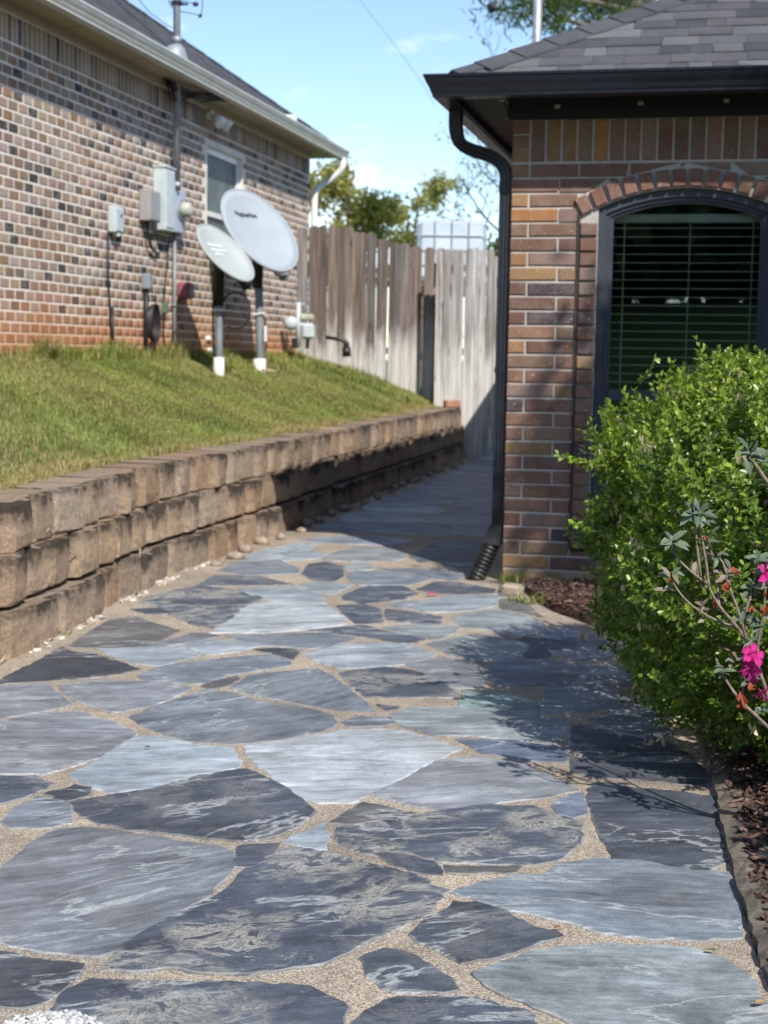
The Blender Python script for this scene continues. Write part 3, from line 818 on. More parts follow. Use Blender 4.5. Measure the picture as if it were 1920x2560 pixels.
# ------------------------------------------------------------------ more materials
M['brickL'] = brick_mat('left_brick', 'obj', 0.42, (0.50, 0.41, 0.35), (1.34, 1.78, (0.50, 0.185, 0.055)))
M['brickLs'] = brick_mat('left_brick_rest', 'attr', 0.42, (0.50, 0.41, 0.35), (1.34, 1.78, (0.50, 0.185, 0.055)))
M['brickR'] = brick_mat('right_brick', 'obj', 0.30, (0.42, 0.34, 0.29), None, 0.7)
M['brickRs'] = brick_mat('right_brick_rest', 'attr', 0.30, (0.42, 0.34, 0.29), None, 0.7)
def mortar_mat(name, c, stain=None):
    m = Mat(name); p = m.pos(); n = m.noise(p, 90, 4, 0.7); k = m.noise(p, 3, 5, 0.6)
    q = m.mix(1.0, c, m.ramp(k, [(0.3, 0.78), (0.7, 1.12)]), 'MULTIPLY'); q = m.mix(0.5, q, m.ramp(n, [(0.3, 0.7), (0.7, 1.25)]), 'MULTIPLY')
    if stain:
        z = m.sep(p)[2]; h = m.math('ADD', z, m.math('MULTIPLY', m.math('SUBTRACT', m.noise(p, 1.6, 5, 0.6), 0.5), 0.55))
        f = m.n('ShaderNodeMapRange'); m.set(f.inputs[0], h); f.inputs[1].default_value = stain[0]; f.inputs[2].default_value = stain[1]; f.inputs[3].default_value = 0.75; f.inputs[4].default_value = 0.0
        q = m.mix(f.outputs[0], q, stain[2])
    m.col(q); m.rough(0.95); m.spec(0.2); m.bump(n, 0.5, 0.004); return m.m
M['mortarL'] = mortar_mat('left_mortar', (0.84, 0.77, 0.69), (1.32, 1.62, (0.66, 0.36, 0.18)))
M['mortarR'] = mortar_mat('right_mortar', (0.52, 0.49, 0.46))
M['foot'] = mortar_mat('footing', (0.55, 0.40, 0.28))
def shingle_mat(name, src):
    m = Mat(name); v = m.pos(); base = m.oinfo('Color') if src == 'obj' else (0.075, 0.075, 0.085)
    f = m.noise(v, 330, 3, 0.75); k = m.noise(v, 5, 4, 0.6)
    c = m.mix(1.0, base, m.ramp(f, [(0.28, 0.35), (0.5, 1.0), (0.72, 2.0)]), 'MULTIPLY')
    c = m.mix(0.7, c, m.ramp(k, [(0.3, 0.75), (0.7, 1.2)]), 'MULTIPLY')
    if src != 'obj':
        c = m.mix(1.0, c, m.ramp(m.noise(m.mapping(v, (3, 3, 14)), 1.0, 3, 0.6), [(0.3, 0.55), (0.7, 1.5)]), 'MULTIPLY')
    m.col(c); m.rough(0.9); m.spec(0.3); m.bump(f, 0.6, 0.003); return m.m
M['shingle'] = shingle_mat('asphalt_shingle', 'obj'); M['roof'] = shingle_mat('asphalt_roof', None)
M['cream'] = plain('cream_paint', (0.52, 0.49, 0.41), 0.45, 0, .06, 4)
M['gutterL'] = plain('pale_gutter', (0.66, 0.66, 0.60), 0.35, 0, .08, 6)
M['soffitL'] = plain('tan_soffit', (0.50, 0.43, 0.31), 0.6, 0, .06, 4)
M['black'] = plain('black_paint', (0.012, 0.015, 0.024), 0.36, 0, .1, 6)
M['fascia_black'] = plain('black_fascia', (0.007, 0.007, 0.011), 0.55, 0, .1, 6)
M['soffit_dark'] = plain('dark_soffit', (0.085, 0.08, 0.075), 0.8, 0, .15, 12)
M['spout'] = plain('navy_black_spout', (0.013, 0.016, 0.025), 0.38, 0, .08, 8)
M['corr'] = plain('corrugated_black', (0.016, 0.016, 0.017), 0.42, 0, .1, 12)
M['frame'] = plain('slate_window_frame', (0.055, 0.062, 0.080), 0.4, 0, .06, 8)
M['dark_strip'] = plain('dark_surround_strip', (0.045, 0.042, 0.042), 0.8, 0, .15, 20)
M['white'] = plain('white_plastic', (0.78, 0.78, 0.76), 0.4, 0, .05, 8)
M['blind'] = plain('blind_slat', (0.84, 0.87, 0.82), 0.5, 0, .04, 8)
M['greybox'] = plain('grey_box', (0.52, 0.585, 0.60), 0.45, 0, .06, 6)
M['bluebox'] = plain('blue_grey_box', (0.42, 0.47, 0.56), 0.42, 0, .06, 6)
M['mauvebox'] = plain('mauve_box', (0.34, 0.325, 0.335), 0.55, 0, .06, 6)
M['redbox'] = plain('faded_red_plastic', (0.33, 0.11, 0.15), 0.5, 0, .15, 14)
M['galv'] = plain('galvanised', (0.36, 0.385, 0.41), 0.5, 0.35, .10, 10)
M['greypipe'] = plain('grey_pipe', (0.25, 0.28, 0.31), 0.5, 0, .08, 8)
M['cable'] = plain('black_cable', (0.02, 0.02, 0.022), 0.5)
M['dish'] = plain('dish_grey', (0.37, 0.415, 0.45), 0.6, 0, .04, 3)
M['dish2'] = plain('dish_pale', (0.42, 0.455, 0.44), 0.6, 0, .05, 3)
M['ink'] = plain('ink', (0.05, 0.06, 0.08), 0.6)
M['fadedink'] = plain('faded_print', (0.74, 0.78, 0.78), 0.6)
M['dark'] = plain('dark_void', (0.02, 0.022, 0.024), 0.9)
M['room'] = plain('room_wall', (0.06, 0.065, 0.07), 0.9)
M['screen'] = plain('insect_screen', (0.115, 0.145, 0.15), 0.5, 0, .2, 5)
def glass_mat(name, tint=(0.93, 0.97, 0.95), boost=1.0):
    m = Mat(name); t = m.n('ShaderNodeBsdfTransparent'); m.set(t.inputs['Color'], tint)
    gl = m.n('ShaderNodeBsdfGlossy'); gl.inputs['Roughness'].default_value = 0.015; m.set(gl.inputs['Color'], (1, 1, 1))
    fr = m.n('ShaderNodeFresnel'); fr.inputs['IOR'].default_value = 1.55
    mx = m.n('ShaderNodeMixShader'); m.set(mx.inputs[0], m.math('MULTIPLY', fr.outputs[0], boost, True))
    m.t.links.new(t.outputs[0], mx.inputs[1]); m.t.links.new(gl.outputs[0], mx.inputs[2]); m.t.links.new(mx.outputs[0], m.out.inputs['Surface'])
    return m.m
M['glass'] = glass_mat('window_glass', (0.94, 0.98, 0.95), 3.2)
M['glassL'] = glass_mat('left_window_glass', (0.8, 0.86, 0.88), 2.2)

# ------------------------------------------------------------------ bricks
_bm = {}
def brick_mesh(L, H, D=0.06, c=0.005):
    key = (round(L, 3), round(H, 3))
    if key in _bm: return _bm[key]
    l, h = L / 2, H / 2
    v = [(-l, 0, -h), (l, 0, -h), (l, 0, h), (-l, 0, h), (-l, -D + c, -h), (l, -D + c, -h), (l, -D + c, h), (-l, -D + c, h),
         (-l + c, -D, -h + c), (l - c, -D, -h + c), (l - c, -D, h - c), (-l + c, -D, h - c)]
    f = [(8, 9, 10, 11)]
    for i in range(4):
        j = (i + 1) % 4
        f.append((i, j, 4 + j, 4 + i)); f.append((4 + i, 4 + j, 8 + j, 8 + i))
    me = bpy.data.meshes.new('brick'); me.from_pydata(v, [], f); me.update(); _bm[key] = me
    return me
def brick_stuff(name, items, mat, parent):
    """items: (x, y, z, rotz, tilt, L, H, colour), all joined"""
    VV = []; FF = []; CC = []; n = 0
    for (x, y, z, rz, ry, L, H, c) in items:
        me = brick_mesh(L, H)
        R = Matrix.Rotation(rz, 3, 'Z') @ Matrix.Rotation(ry, 3, 'Y')
        for v in me.vertices: p = R @ v.co; VV.append((p.x + x, p.y + y, p.z + z)); CC.append(c)
        for pl in me.polygons: FF.append(tuple(i + n for i in pl.vertices))
        n += len(me.vertices)
    o = np_mesh(name, np.array(VV), np.array(FF), np.array(CC))
    ob = link(name, o, mat, parent); ob['kind'] = 'stuff'
    return ob
def jit(c, r, k=.14):
    m = 1 + r.uniform(-k, k); return tuple(max(0.004, q * m * (1 + r.uniform(-.06, .06))) for q in c)

# ------------------------------------------------------------------ left house
lh = empty('brick_house', CL, -TH)
tag(lh, 'tan and brown speckled brick house with pale gutter and light mortar above the lawn', 'house')
CRS = 0.079; BL = 0.160
Z0 = 1.215; NROW = 28; ZS = Z0 + NROW * CRS; ZTOP = ZS + 0.205
LEN = 14.2; WID = 8.0
WIN_L = on_wall_L(519, 365); WIN_R = on_wall_L(607, 395)
wb0, wb1 = WIN_L[0], WIN_R[0]; wz1 = (WIN_L[1] + WIN_R[1]) / 2; wz0 = on_wall_L(563, 606)[1]
wv = MB()
def wpiece(b0, b1, z0, z1): wv.box((-0.078, (b0 + b1) / 2, (z0 + z1) / 2), (0.15, b1 - b0, z1 - z0))
wpiece(-LEN, wb0, Z0, ZTOP); wpiece(wb1, 0, Z0, ZTOP); wpiece(wb0, wb1, Z0, wz0); wpiece(wb0, wb1, wz1, ZTOP)
wv.box((-WID / 2 - .1, -0.075 - .003, (Z0 + ZTOP) / 2 - .002), (WID - .3, 0.15, ZTOP - Z0 - .01))
wv.box((-WID / 2 - .1, -LEN + 0.13, (Z0 + ZTOP) / 2 - .002), (WID - .3, 0.15, ZTOP - Z0 - .01))
wv.box((-WID + .1, -LEN / 2, (Z0 + ZTOP) / 2 - .004), (0.15, LEN - .6, ZTOP - Z0 - .02))
wall_l = wv.build('mortar_wall', M['mortarL'], lh)
ft = MB(); ft.box((-WID / 2 - .04, -LEN / 2, Z0 / 2 - .01), (WID, LEN + .02, Z0 + .02)); ft.build('footing', M['foot'], lh)
PL = [((0.40, 0.285, 0.215), 22), ((0.44, 0.335, 0.235), 18), ((0.27, 0.185, 0.13), 18), ((0.33, 0.20, 0.11), 9), ((0.062, 0.060, 0.060), 10), ((0.46, 0.37, 0.32), 16),
      ((0.17, 0.135, 0.115), 8), ((0.42, 0.27, 0.235), 5)]
PLc = [tuple(q * .95 for q in p) for p, w in PL for _ in range(w)]
rl = random.Random(3)
items = []
def in_win(y0, y1, z): return y1 > wb0 - .004 and y0 < wb1 + .004 and wz0 - .03 < z < wz1 + .04
for row in range(NROW):
    z = Z0 + row * CRS + .034
    b = -LEN + (0.08 if row % 2 else 0.0)
    while b < -0.02:
        L = min(BL - 0.0150, -b)
        if L > .05 and not in_win(b, b + L, z):
            items.append((b + L / 2, z + rl.gauss(0, .0012), 0.0, L - abs(rl.gauss(0, .0015)), 0.0635, jit(rl.choice(PLc), rl)))
        b += BL
b = -LEN
while b < -0.02:
    items.append((b + .034, ZS + .096, 1.0, 0.188, 0.064, jit(rl.choice(PLc), rl))); b += CRS
# the ones that show largest become parts of their own
def vis(it):
    x, y, dz = px_of(LW(0, it[0], it[1]))
    return dz if (-25 < x < 1940 and dz > 0) else 1e6 + abs(it[0])
items.sort(key=vis)
for it in items[:300]:
    b, z, sold, L, H, c = it
    me = brick_mesh(round(L, 3), H)
    if not me.materials: me.materials.append(M['brickL'])
    o = link('brick', me, None, lh)
    o.location = (-0.0585, b, z); o.rotation_euler = (0, math.pi / 2 if sold else rl.gauss(0, .004), math.pi / 2)
    o.rotation_mode = 'XYZ'
    o.color = (*c, 1)
rest = [(-0.0585, b, z, math.pi / 2, math.pi / 2 if sold else 0.0, L, H, c) for b, z, sold, L, H, c in items[300:]]
brick_stuff('far_bricks', rest, M['brickLs'], lh)

# window of the left house
wcl = (wb0 + wb1) / 2; wwl = wb1 - wb0
fw = 0.07
wf = MB()
wf.box((-0.07, wcl, wz1 - fw / 2), (0.06, wwl, fw)); wf.box((-0.07, wcl, wz0 + fw / 2), (0.06, wwl, fw))
wf.box((-0.07, wb0 + fw / 2, (wz0 + wz1) / 2), (0.058, fw, wz1 - wz0 - 2 * fw)); wf.box((-0.07, wb1 - fw / 2, (wz0 + wz1) / 2), (0.058, fw, wz1 - wz0 - 2 * fw))
winL = wf.build('window', M['white'], lh)
zmid = on_wall_L(563, 543)[1]
MB().box((-0.060, wcl, zmid), (0.045, wwl - 2 * fw, 0.05)).build('meeting_rail', M['white'], winL)
MB().box((-0.085, wcl, (wz0 + wz1) / 2), (0.006, wwl - 2 * fw, wz1 - wz0 - 2 * fw)).build('pane', M['glassL'], winL)
MB().box((-0.066, wcl, (wz0 + wz1) / 2), (0.004, wwl - 2 * fw + .01, wz1 - wz0 - 2 * fw + .01)).build('insect_screen', M['screen'], winL)
MB().box((0.008, wcl, wz0 - .035), (0.08, wwl + .12, .06)).build('window_sill', M['mortarL'], lh)

# eaves, gutter, roof
OV = 0.40; ZSF = 3.70
fr = MB(); fr.box((0.006, -LEN / 2 + .0, (ZTOP + ZSF) / 2 + .002), (0.03, LEN + .03, ZSF - ZTOP + .004)); fr.build('frieze_board', M['soffitL'], lh)
sf = MB(); sf.box((OV / 2 - .04, -LEN / 2 + .1, ZSF + .01), (OV + .02, LEN + .75, .02)); sf.box((-WID / 2, .22, ZSF + .012), (WID, .40, .02)); sf.build('soffit', M['soffitL'], lh)
for k in range(9):
    MB().box((OV / 2 - .02, -1.0 - k * 1.22, ZSF - .002), (OV - .08, .014, .006)).build('soffit_batten', M['soffitL'], lh)
def gutter_profile(sc=1.0):
    # K style, (outward, up) from the fascia
    return [(0, -.112), (.072, -.112), (.075, -.108), (.075, -.098), (.082, -.086), (.090, -.064), (.104, -.040), (.112, -.022), (.112, -.016), (.118, -.013), (.118, 0.0), (.100, 0.0), (.100, -.006), (.108, -.012), (.100, -.040), (.078, -.084), (.068, -.106), (.004, -.106), (0.004, 0), (0, 0)]
def gutter_run(mb, p0, p1, out, z, slope=0.0):
    pr = gutter_profile(); n = len(pr); vs = []
    for P in (p0, p1):
        for (u, w) in pr: vs.append(Vector((P[0] + out[0] * u, P[1] + out[1] * u, z + w)))
    fs = [(i, (i + 1) % n, n + (i + 1) % n, n + i) for i in range(n)] + [tuple(range(n))[::-1], tuple(range(n, 2 * n))]
    mb.add(vs, fs)
GZ = 3.775
gl_ = MB(); gutter_run(gl_, (OV - .118, -LEN - .3), (OV - .118, 0.42), (1, 0), GZ); gut = gl_.build('gutter', M['gutterL'], lh)
for bb in (-6.6, -1.72):
    j = MB(); pr = gutter_profile(); 
    j.add([(OV - .118 + u * 1.03 + .001, bb + s, GZ + w * 1.02 + .001) for s in (-.02, .02) for (u, w) in pr[:11]], [(i, i + 1, 12 + i, 11 + i) for i in range(10)])
    j.build('gutter_joint', M['gutterL'], gut)
fa = MB(); fa.box((OV - .13, -LEN / 2 + .06, ZSF + .04), (.022, LEN + .74, .10)); fa.box((-WID / 2, .425, ZSF + .04), (WID + .5, .022, .10)); fa.build('fascia', M['soffitL'], lh)
PT = 0.69
def hip(a0, a1, b0, b1, z, pitch):
    """hip roof over a rectangle in local coordinates"""
    w = (a1 - a0) / 2; l = (b1 - b0)
    h = w * pitch
    r0 = ((a0 + a1) / 2, b0 + w, z + h); r1 = ((a0 + a1) / 2, b1 - w, z + h)
    v = [(a0, b0, z), (a1, b0, z), (a1, b1, z), (a0, b1, z), r0, r1]
    return v, [(0, 1, 4), (1, 2, 5, 4), (2, 3, 5), (3, 0, 4, 5), (0, 3, 2, 1)]
rf = MB(); rf.add(*hip(-WID - .4, OV - .07, -LEN - .4, .44, GZ - .01, PT)); roofL = rf.build('roof', M['roof'], lh)
# shingle courses of the slope that faces the path, thin overlapping strips
st = MB()
E0 = OV - .07
for k in range(26):
    up0 = k * .118; up1 = up0 + .135
    a0 = E0 - up0; a1 = E0 - up1
    st.add([(a0, -LEN + up0, GZ - .01 + up0 * PT + .010), (a0, .44 - up0, GZ - .01 + up0 * PT + .010), (a1, .44 - up1, GZ - .01 + up1 * PT + .002), (a1, -LEN + up1, GZ - .01 + up1 * PT + .002),
            (a0, -LEN + up0, GZ - .01 + up0 * PT - .001), (a0, .44 - up0, GZ - .01 + up0 * PT - .001)], [(0, 1, 2, 3), (0, 4, 5, 1)])
so = st.build('shingle_courses', M['roof'], roofL); so['kind'] = 'stuff'
# hip caps on the far hip
hc = random.Random(8)
for k in range(22):
    t0 = k * .17; t1 = t0 + .2
    zc = lambda t: GZ + t * PT
    c0 = Vector((E0 - t0, .44 - t0, zc(t0) + .012)); c1 = Vector((E0 - t1, .44 - t1, zc(t1) + .004))
    w = .13
    m_ = MB(); q = []
    for c in (c0, c1): q += [c + Vector((-w, 0, 0)) + Vector((0, 0, -.0)), c + Vector((0, 0, .016)), c + Vector((0, -w, 0))]
    m_.add(q, [(0, 1, 4, 3), (1, 2, 5, 4)]); o = m_.build('hip_cap', M['shingle'], roofL); kk = hc.uniform(.055, .085); o.color = (kk, kk, kk * 1.1, 1)
# small white vent flashing near the far end of the gutter
vb = on_wall_L(729, 312, 0.27)
MB().bbox((0.24, vb[0], GZ + .06), (0.16, 0.12, 0.09), .01).build('roof_vent', M['white'], lh)
# white downspout at the far corner
cb, cz = 0.36, GZ - .1
ds = MB(); xo = OV - .06
ds.tube([(xo, .30, GZ - .10), (xo, .30, GZ - .2), (xo - .03, .295, GZ - .26), (.14, .27, GZ - .40), (.06, .20, GZ - .46), (.05, .06, GZ - .54), (.05, .05, GZ - .62), (.05, .05, 1.15)], .042, 8)
ds.build('downspout', M['white'], lh, smooth=True)

# ------------------------------------------------------------------ things on the left wall
def on_left(name, px, py, label, cat, a=0.0):
    b, z = on_wall_L(px, py, a)
    o = empty(name, LW(a, b, z), -TH); tag(o, label, cat); return o
# service mast with its roof flashing
b, z = on_wall_L(442, 300, 0.09); bt = b
zt = on_wall_L(442, 470, .09)[1]
ms = empty('service_mast', LW(0.09, b, zt), -TH)
tag(ms, 'grey steel electric service mast running up the brick wall and through the roof', 'pipe')
ztop = 7.4 - zt
MB().tube([(0, 0, -.02), (0, 0, ztop)], .033, 12).build('pipe', M['galv'], ms, smooth=True)
MB().tube([(0, 0, 1.02), (0, 0, 1.06)], .040, 12).build('coupling', M['galv'], ms, smooth=True)
MB().tube([(0, 0, .0), (0, 0, .05)], .042, 12).build('coupling', M['galv'], ms, smooth=True)
fz = GZ + (E0 - .09) * PT - zt
fl = MB(); fl.tube([(-.05, 0, fz - .09), (-.02, 0, fz - .01), (0, 0, fz + .06), (0, 0, fz + .085)], [.15, .13, .075, .04], 14); fl.build('roof_flashing', M['galv'], ms, smooth=True)
fc = MB(); fc.tube([(0, 0, fz + .10), (0, 0, fz + .15)], .045, 12); fc.build('flashing_collar', M['galv'], ms, smooth=True)
cl = MB(); cl.tube([(-.05, 0, fz + .44), (.09, .05, fz + .45)], .012, 6); cl.box((0, 0, fz + .45), (.085, .085, .03)); cl.build('clamp', M['cable'], ms)
# dark wires tangled under the eave beside the mast
wt = empty('cable_bundle', LW(0.05, bt - .03, ZSF - .35), -TH); tag(wt, 'tangled black cables under the eave beside the steel mast', 'cables')
rc = random.Random(4)
for k in range(7):
    y0 = rc.uniform(-.18, -.02); m_ = MB()
    m_.tube([(0.0, y0, .35), (.03, y0 + .05, .25 + rc.uniform(-.1, .08)), (.06, .05, .22 + rc.uniform(-.1, .1)), (.1, .25 + k * .06, .28 + rc.uniform(-.06, .04)), (.2, .7 + k * .07, .345)], .009, 5); m_.build('cable', M['cable'], wt, smooth=True)
# overhead wires and insulators
def wire(name, pts, r, label, cat='wire', mat='cable'):
    m_ = MB(); m_.tube([Vector(p) - Vector(pts[0]) for p in pts], r, 5); o = m_.build(name, M[mat], None, True, pts[0]); tag(o, label, cat); return o
mt = LW(0.09, bt, 0)
Zd = mt.y
mp = lambda px, py, dy=0.0: at_depth(px, py, Zd + dy)
dl = empty('drip_loop', mp(447, 2)); tag(dl, 'thin black drip loops with two small insulators beside the top of the steel mast', 'cables')
def rel(o, pts): return [Vector(p) - o.location for p in pts]
MB().tube(rel(dl, [mp(444, 1), mp(462, 3), mp(482, 8), mp(490, 10)]), .004, 5).build('loop_wire', M['cable'], dl)
MB().tube(rel(dl, [mp(444, 27), mp(470, 32), mp(490, 36), mp(502, 40), mp(506, 20), mp(506, 0), mp(502, -30)]), .004, 5).build('loop_wire', M['cable'], dl)
MB().tube(rel(dl, [mp(420, -20), mp(424, 10), mp(434, 22), mp(446, 27)]), .004, 5).build('loop_wire', M['cable'], dl)
MB().tube(rel(dl, [mp(482, 9), mp(486, 10), mp(492, 10.5), mp(497, 11)]), [.008, .024, .022, .006], 8).build('insulator', M['cable'], dl)
MB().tube(rel(dl, [mp(498, 44), mp(500, 40), mp(504, 35)]), [.006, .020, .008], 8).build('insulator', M['cable'], dl)
wire('utility_wire', [at_depth(870, -40, 30), at_depth(930, 40, 29), at_depth(1000, 130, 28), at_depth(1060, 215, 27.5), at_depth(1085, 262, 27)], .0035, 'thin utility wire crossing the sky between the two roofs')
wire('guy_wire', [at_depth(330, -20, Zd), at_depth(375, 32, Zd), at_depth(420, 64, Zd), at_depth(436, 72, Zd)], .004, 'thin guy wire running from the steel mast over the left roof')

bx = on_left('meter_enclosure', 382, 500, 'tall pale grey metal meter enclosure on the brick wall', 'electric box')
pxm = lambda: None
hb = on_wall_L(408, 417, .11)[1] - on_wall_L(408, 575, .11)[1]; zc = (on_wall_L(408, 417, .11)[1] + on_wall_L(408, 575, .11)[1]) / 2 - bx.location.z
wb = .25
MB().bbox((.06, .12, zc), (.12, wb, hb), .008).build('housing', M['greybox'], bx)
MB().bbox((.062, .12, zc + hb / 2 + .008), (.135, wb + .02, .018), .004).build('lid', M['greybox'], bx)
MB().bbox((.123, .12, zc), (.008, wb - .05, hb - .06), .003).build('door', M['greybox'], bx)
ec = on_left('electric_meter', 410, 525, 'blue-grey meter socket with round glass electric meter beside the tall box', 'electric meter')
h2 = on_wall_L(448, 475, .08)[1] - on_wall_L(448, 583, .08)[1]; z2 = (on_wall_L(448, 475, .08)[1] + on_wall_L(448, 583, .08)[1]) / 2 - ec.location.z
MB().bbox((.045, .175, z2), (.09, .30, h2), .008).build('socket', M['bluebox'], ec)
MB().tube([(.085, .20, .02), (.105, .20, .02)], .10, 16).build('ring', M['galv'], ec, smooth=False)
mt2 = MB(); mt2.tube([(.10, .20, .02), (.16, .20, .02), (.185, .20, .02), (.19, .20, .02)], [.075, .07, .06, .03], 16); mt2.build('meter_dome', plain('meter_cream', (.50, .51, .44), .35), ec, smooth=True)
jb = on_left('junction_box', 347, 512, 'mauve-grey box on the wall behind the tall meter enclosure', 'electric box')
MB().bbox((.05, .13, 0), (.10, .26, .27), .008).build('box', M['mauvebox'], jb); MB().bbox((.102, .13, 0), (.008, .23, .24), .003).build('cover', M['mauvebox'], jb)
MB().tube([(.05, .08, -.12), (.05, .09, -.25), (.04, .2, -.36), (.03, .38, -.40)], .013, 6).build('cable', M['cable'], jb, smooth=True)
nb = on_left('network_box', 268, 548, 'small pale grey phone box with a red mark, apart on the brick wall', 'phone box')
hh = .22
MB().bbox((.035, .10, 0), (.07, .20, hh), .012).build('box', M['greybox'], nb); MB().bbox((.072, .10, .0), (.008, .15, hh - .04), .004).build('cover', M['greybox'], nb)
MB().bbox((.078, .12, .04), (.004, .035, .03), .001).build('red_mark', M['redbox'], nb); MB().bbox((.04, .10, -hh / 2 - .01), (.05, .05, .03), .006).build('cable_gland', M['white'], nb)
zlow = lambda o: 1.16 - o.location.z
MB().tube([(.02, -.03, -.1), (.015, -.02, -.5), (.015, .02, -.75), (.02, .06, zlow(nb))], .008, 6).build('cable', M['cable'], nb, smooth=True)
MB().tube([(.02, .05, -.72), (.02, .065, zlow(nb))], .014, 6).build('conduit', M['cable'], nb, smooth=True)
ot = on_left('outdoor_outlet', 357, 704, 'grey outlet box with a hanging coil of black cable below it', 'outlet')
MB().bbox((.04, 0, 0), (.08, .10, .14), .012).build('box', M['greypipe'], ot)
MB().tube([(.035, 0, -.06), (.035, -.01, -.3), (.03, 0, zlow(ot))], .02, 8).build('conduit', M['cable'], ot, smooth=True)
for k in range(5):
    m_ = MB(); ca = [(.05 + .008 * k, .06 + .085 * math.cos(t) * (1 + .06 * k) + .01 * k, -.36 + .14 * math.sin(t) * (1 + .05 * k)) for t in np.linspace(0, 2 * math.pi, 20, endpoint=False)]
    m_.tube(ca, .011, 5, closed=True); m_.build('cable_coil', M['cable'], ot, smooth=True)
rb_ = on_left('utility_box', 447, 726, 'faded red-purple plastic box low on the brick wall', 'utility box')
MB().bbox((.06, .02, 0), (.12, .17, .16), .02).build('box', M['redbox'], rb_); MB().bbox((.123, .02, -.01), (.01, .11, .05), .003).build('label_plate', M['mauvebox'], rb_)
tp = on_left('wall_pipe', 429, 600, 'thin grey conduit pipe dropping from the meter enclosure to the grass', 'pipe')
MB().tube([(.03, 0, .06), (.03, 0, zlow(tp))], .016, 8).build('pipe', M['greypipe'], tp, smooth=True); MB().tube([(.03, 0, zlow(tp)), (.03, 0, zlow(tp) + .28)], .024, 8).build('sleeve', M['cable'], tp, smooth=True)
MB().bbox((.025, 0, -.6), (.05, .06, .015), .003).build('strap', M['galv'], tp)
gb = on_left('ground_wire', 405, 770, 'thin dark ground wire with a small green clamp on the brick wall', 'wire')
MB().tube([(.02, .12, .62), (.02, .09, .4), (.02, .02, .2), (.02, .0, .02), (.02, -.02, -.12), (.03, .0, zlow(gb))], .007, 5).build('wire', M['cable'], gb, smooth=True)
MB().bbox((.025, .01, .0), (.05, .06, .10), .008).build('clamp', plain('green_clamp', (.10, .16, .12), .6), gb)
flo = on_left('flood_light', 520, 292, 'twin-head cream flood light fixed under the pale eave', 'flood light')
MB().tube([(-.01, 0, .02), (.05, 0, .02)], .05, 12).build('base', M['white'], flo)
for s in (-.1, .12):
    m_ = MB(); m_.tube([(.04, 0, .02), (.09, s * .6, -.01)], .018, 6); m_.build('arm', M['white'], flo)
    m_ = MB(); m_.tube([(.07, s * .7, .0), (.11, s * .9, -.03), (.16, s * 1.15, -.07), (.18, s * 1.22, -.085)], [.02, .045, .065, .06], 12); m_.build('lamp_head', M['white'], flo, smooth=True)

# ------------------------------------------------------------------ satellite dishes
def basis_n(n, upv=Vector((0, 0, 1))):
    n = n.normalized(); x = upv.cross(n).normalized(); y = n.cross(x); return x, y, n
def dish(name, base_px, centre_px, rad_px, n, label, m_dish, pole_r, kind):
    bp = at_lawn(*base_px); Yd = bp.y
    c = at_depth(centre_px[0], centre_px[1], Yd - .12)
    R = rad_px * Yd / FPX
    o = empty(name, bp); tag(o, label, 'satellite dish')
    x, y, nn = basis_n(n)
    cc = c - bp
    vs = []; fs = []; NR, NT = 7, 40
    dep = R * .16
    for side in (0, 1):
        for i in range(NR + 1):
            for j in range(NT):
                t = 2 * math.pi * j / NT; rr = R * i / NR
                h = dep * (i / NR) ** 2 - dep * .5 - side * .012
                vs.append(cc + x * (rr * math.cos(t)) + y * (rr * math.sin(t)) + nn * h)
    o2 = (NR + 1) * NT
    for i in range(NR):
        for j in range(NT):
            k = (j + 1) % NT
            fs.append((i * NT + j, (i + 1) * NT + j, (i + 1) * NT + k, i * NT + k)); fs.append((o2 + i * NT + j, o2 + i * NT + k, o2 + (i + 1) * NT + k, o2 + (i + 1) * NT + j))
    for j in range(NT):
        k = (j + 1) % NT; fs.append((NR * NT + j, o2 + NR * NT + j, o2 + NR * NT + k, NR * NT + k))
    MB().add(vs, fs).build('reflector', m_dish, o, smooth=True)
    rim = [cc + x * (R * math.cos(t)) + y * (R * math.sin(t)) + nn * (dep * .5 - .006) for t in np.linspace(0, 2 * math.pi, 44, endpoint=False)]
    MB().tube(rim, .012, 6, closed=True).build('rim', m_dish, o, smooth=True)
    bk = cc - nn * (dep * .5 + .05)
    top = Vector((bk.x * .35, bk.y * .35 + .02, cc.z - R * .62))
    MB().tube([(0, 0, -.1), (0, 0, .35), (top.x * .3, top.y * .3, top.z * .6), top], [pole_r * 1.0] * 4, 12).build('pole', M['greypipe'], o, smooth=True)
    MB().tube([top - Vector((0, 0, .25)), top + Vector((0, 0, .05)), (top + bk) / 2 + Vector((0, 0, .04)), bk], [pole_r * 1.25, pole_r * 1.5, pole_r * 1.5, pole_r * 1.2], 10).build('mount_bracket', M['cable'], o, smooth=True)
    MB().tube([bk - x * R * .4, bk + x * R * .4], .02, 6).build('back_bar', M['cable'], o)
    MB().tube([bk - y * R * .4, bk + y * R * .4], .02, 6).build('back_bar', M['cable'], o)
    # feed arm and horn
    lnb = cc - y * (R * 1.06) + x * (R * .25) + nn * (.03)
    MB().tube([bk - y * R * .3, cc - y * (R * 1.02) - nn * .02, lnb], .014, 6).build('feed_arm', M['greypipe'] if kind == 1 else M['cable'], o)
    MB().tube([lnb - nn * .02, lnb - nn * .09 + y * .03], [.03, .045], 10).build('feed_horn', M['greypipe'] if kind == 1 else M['cable'], o)
    MB().tube([(0, 0, -.12), (0, 0, .13 if kind == 1 else .17)], pole_r * 1.5, 12).build('base_sleeve', M['white'], o, smooth=True)
    return o, cc, x, y, nn, R, dep
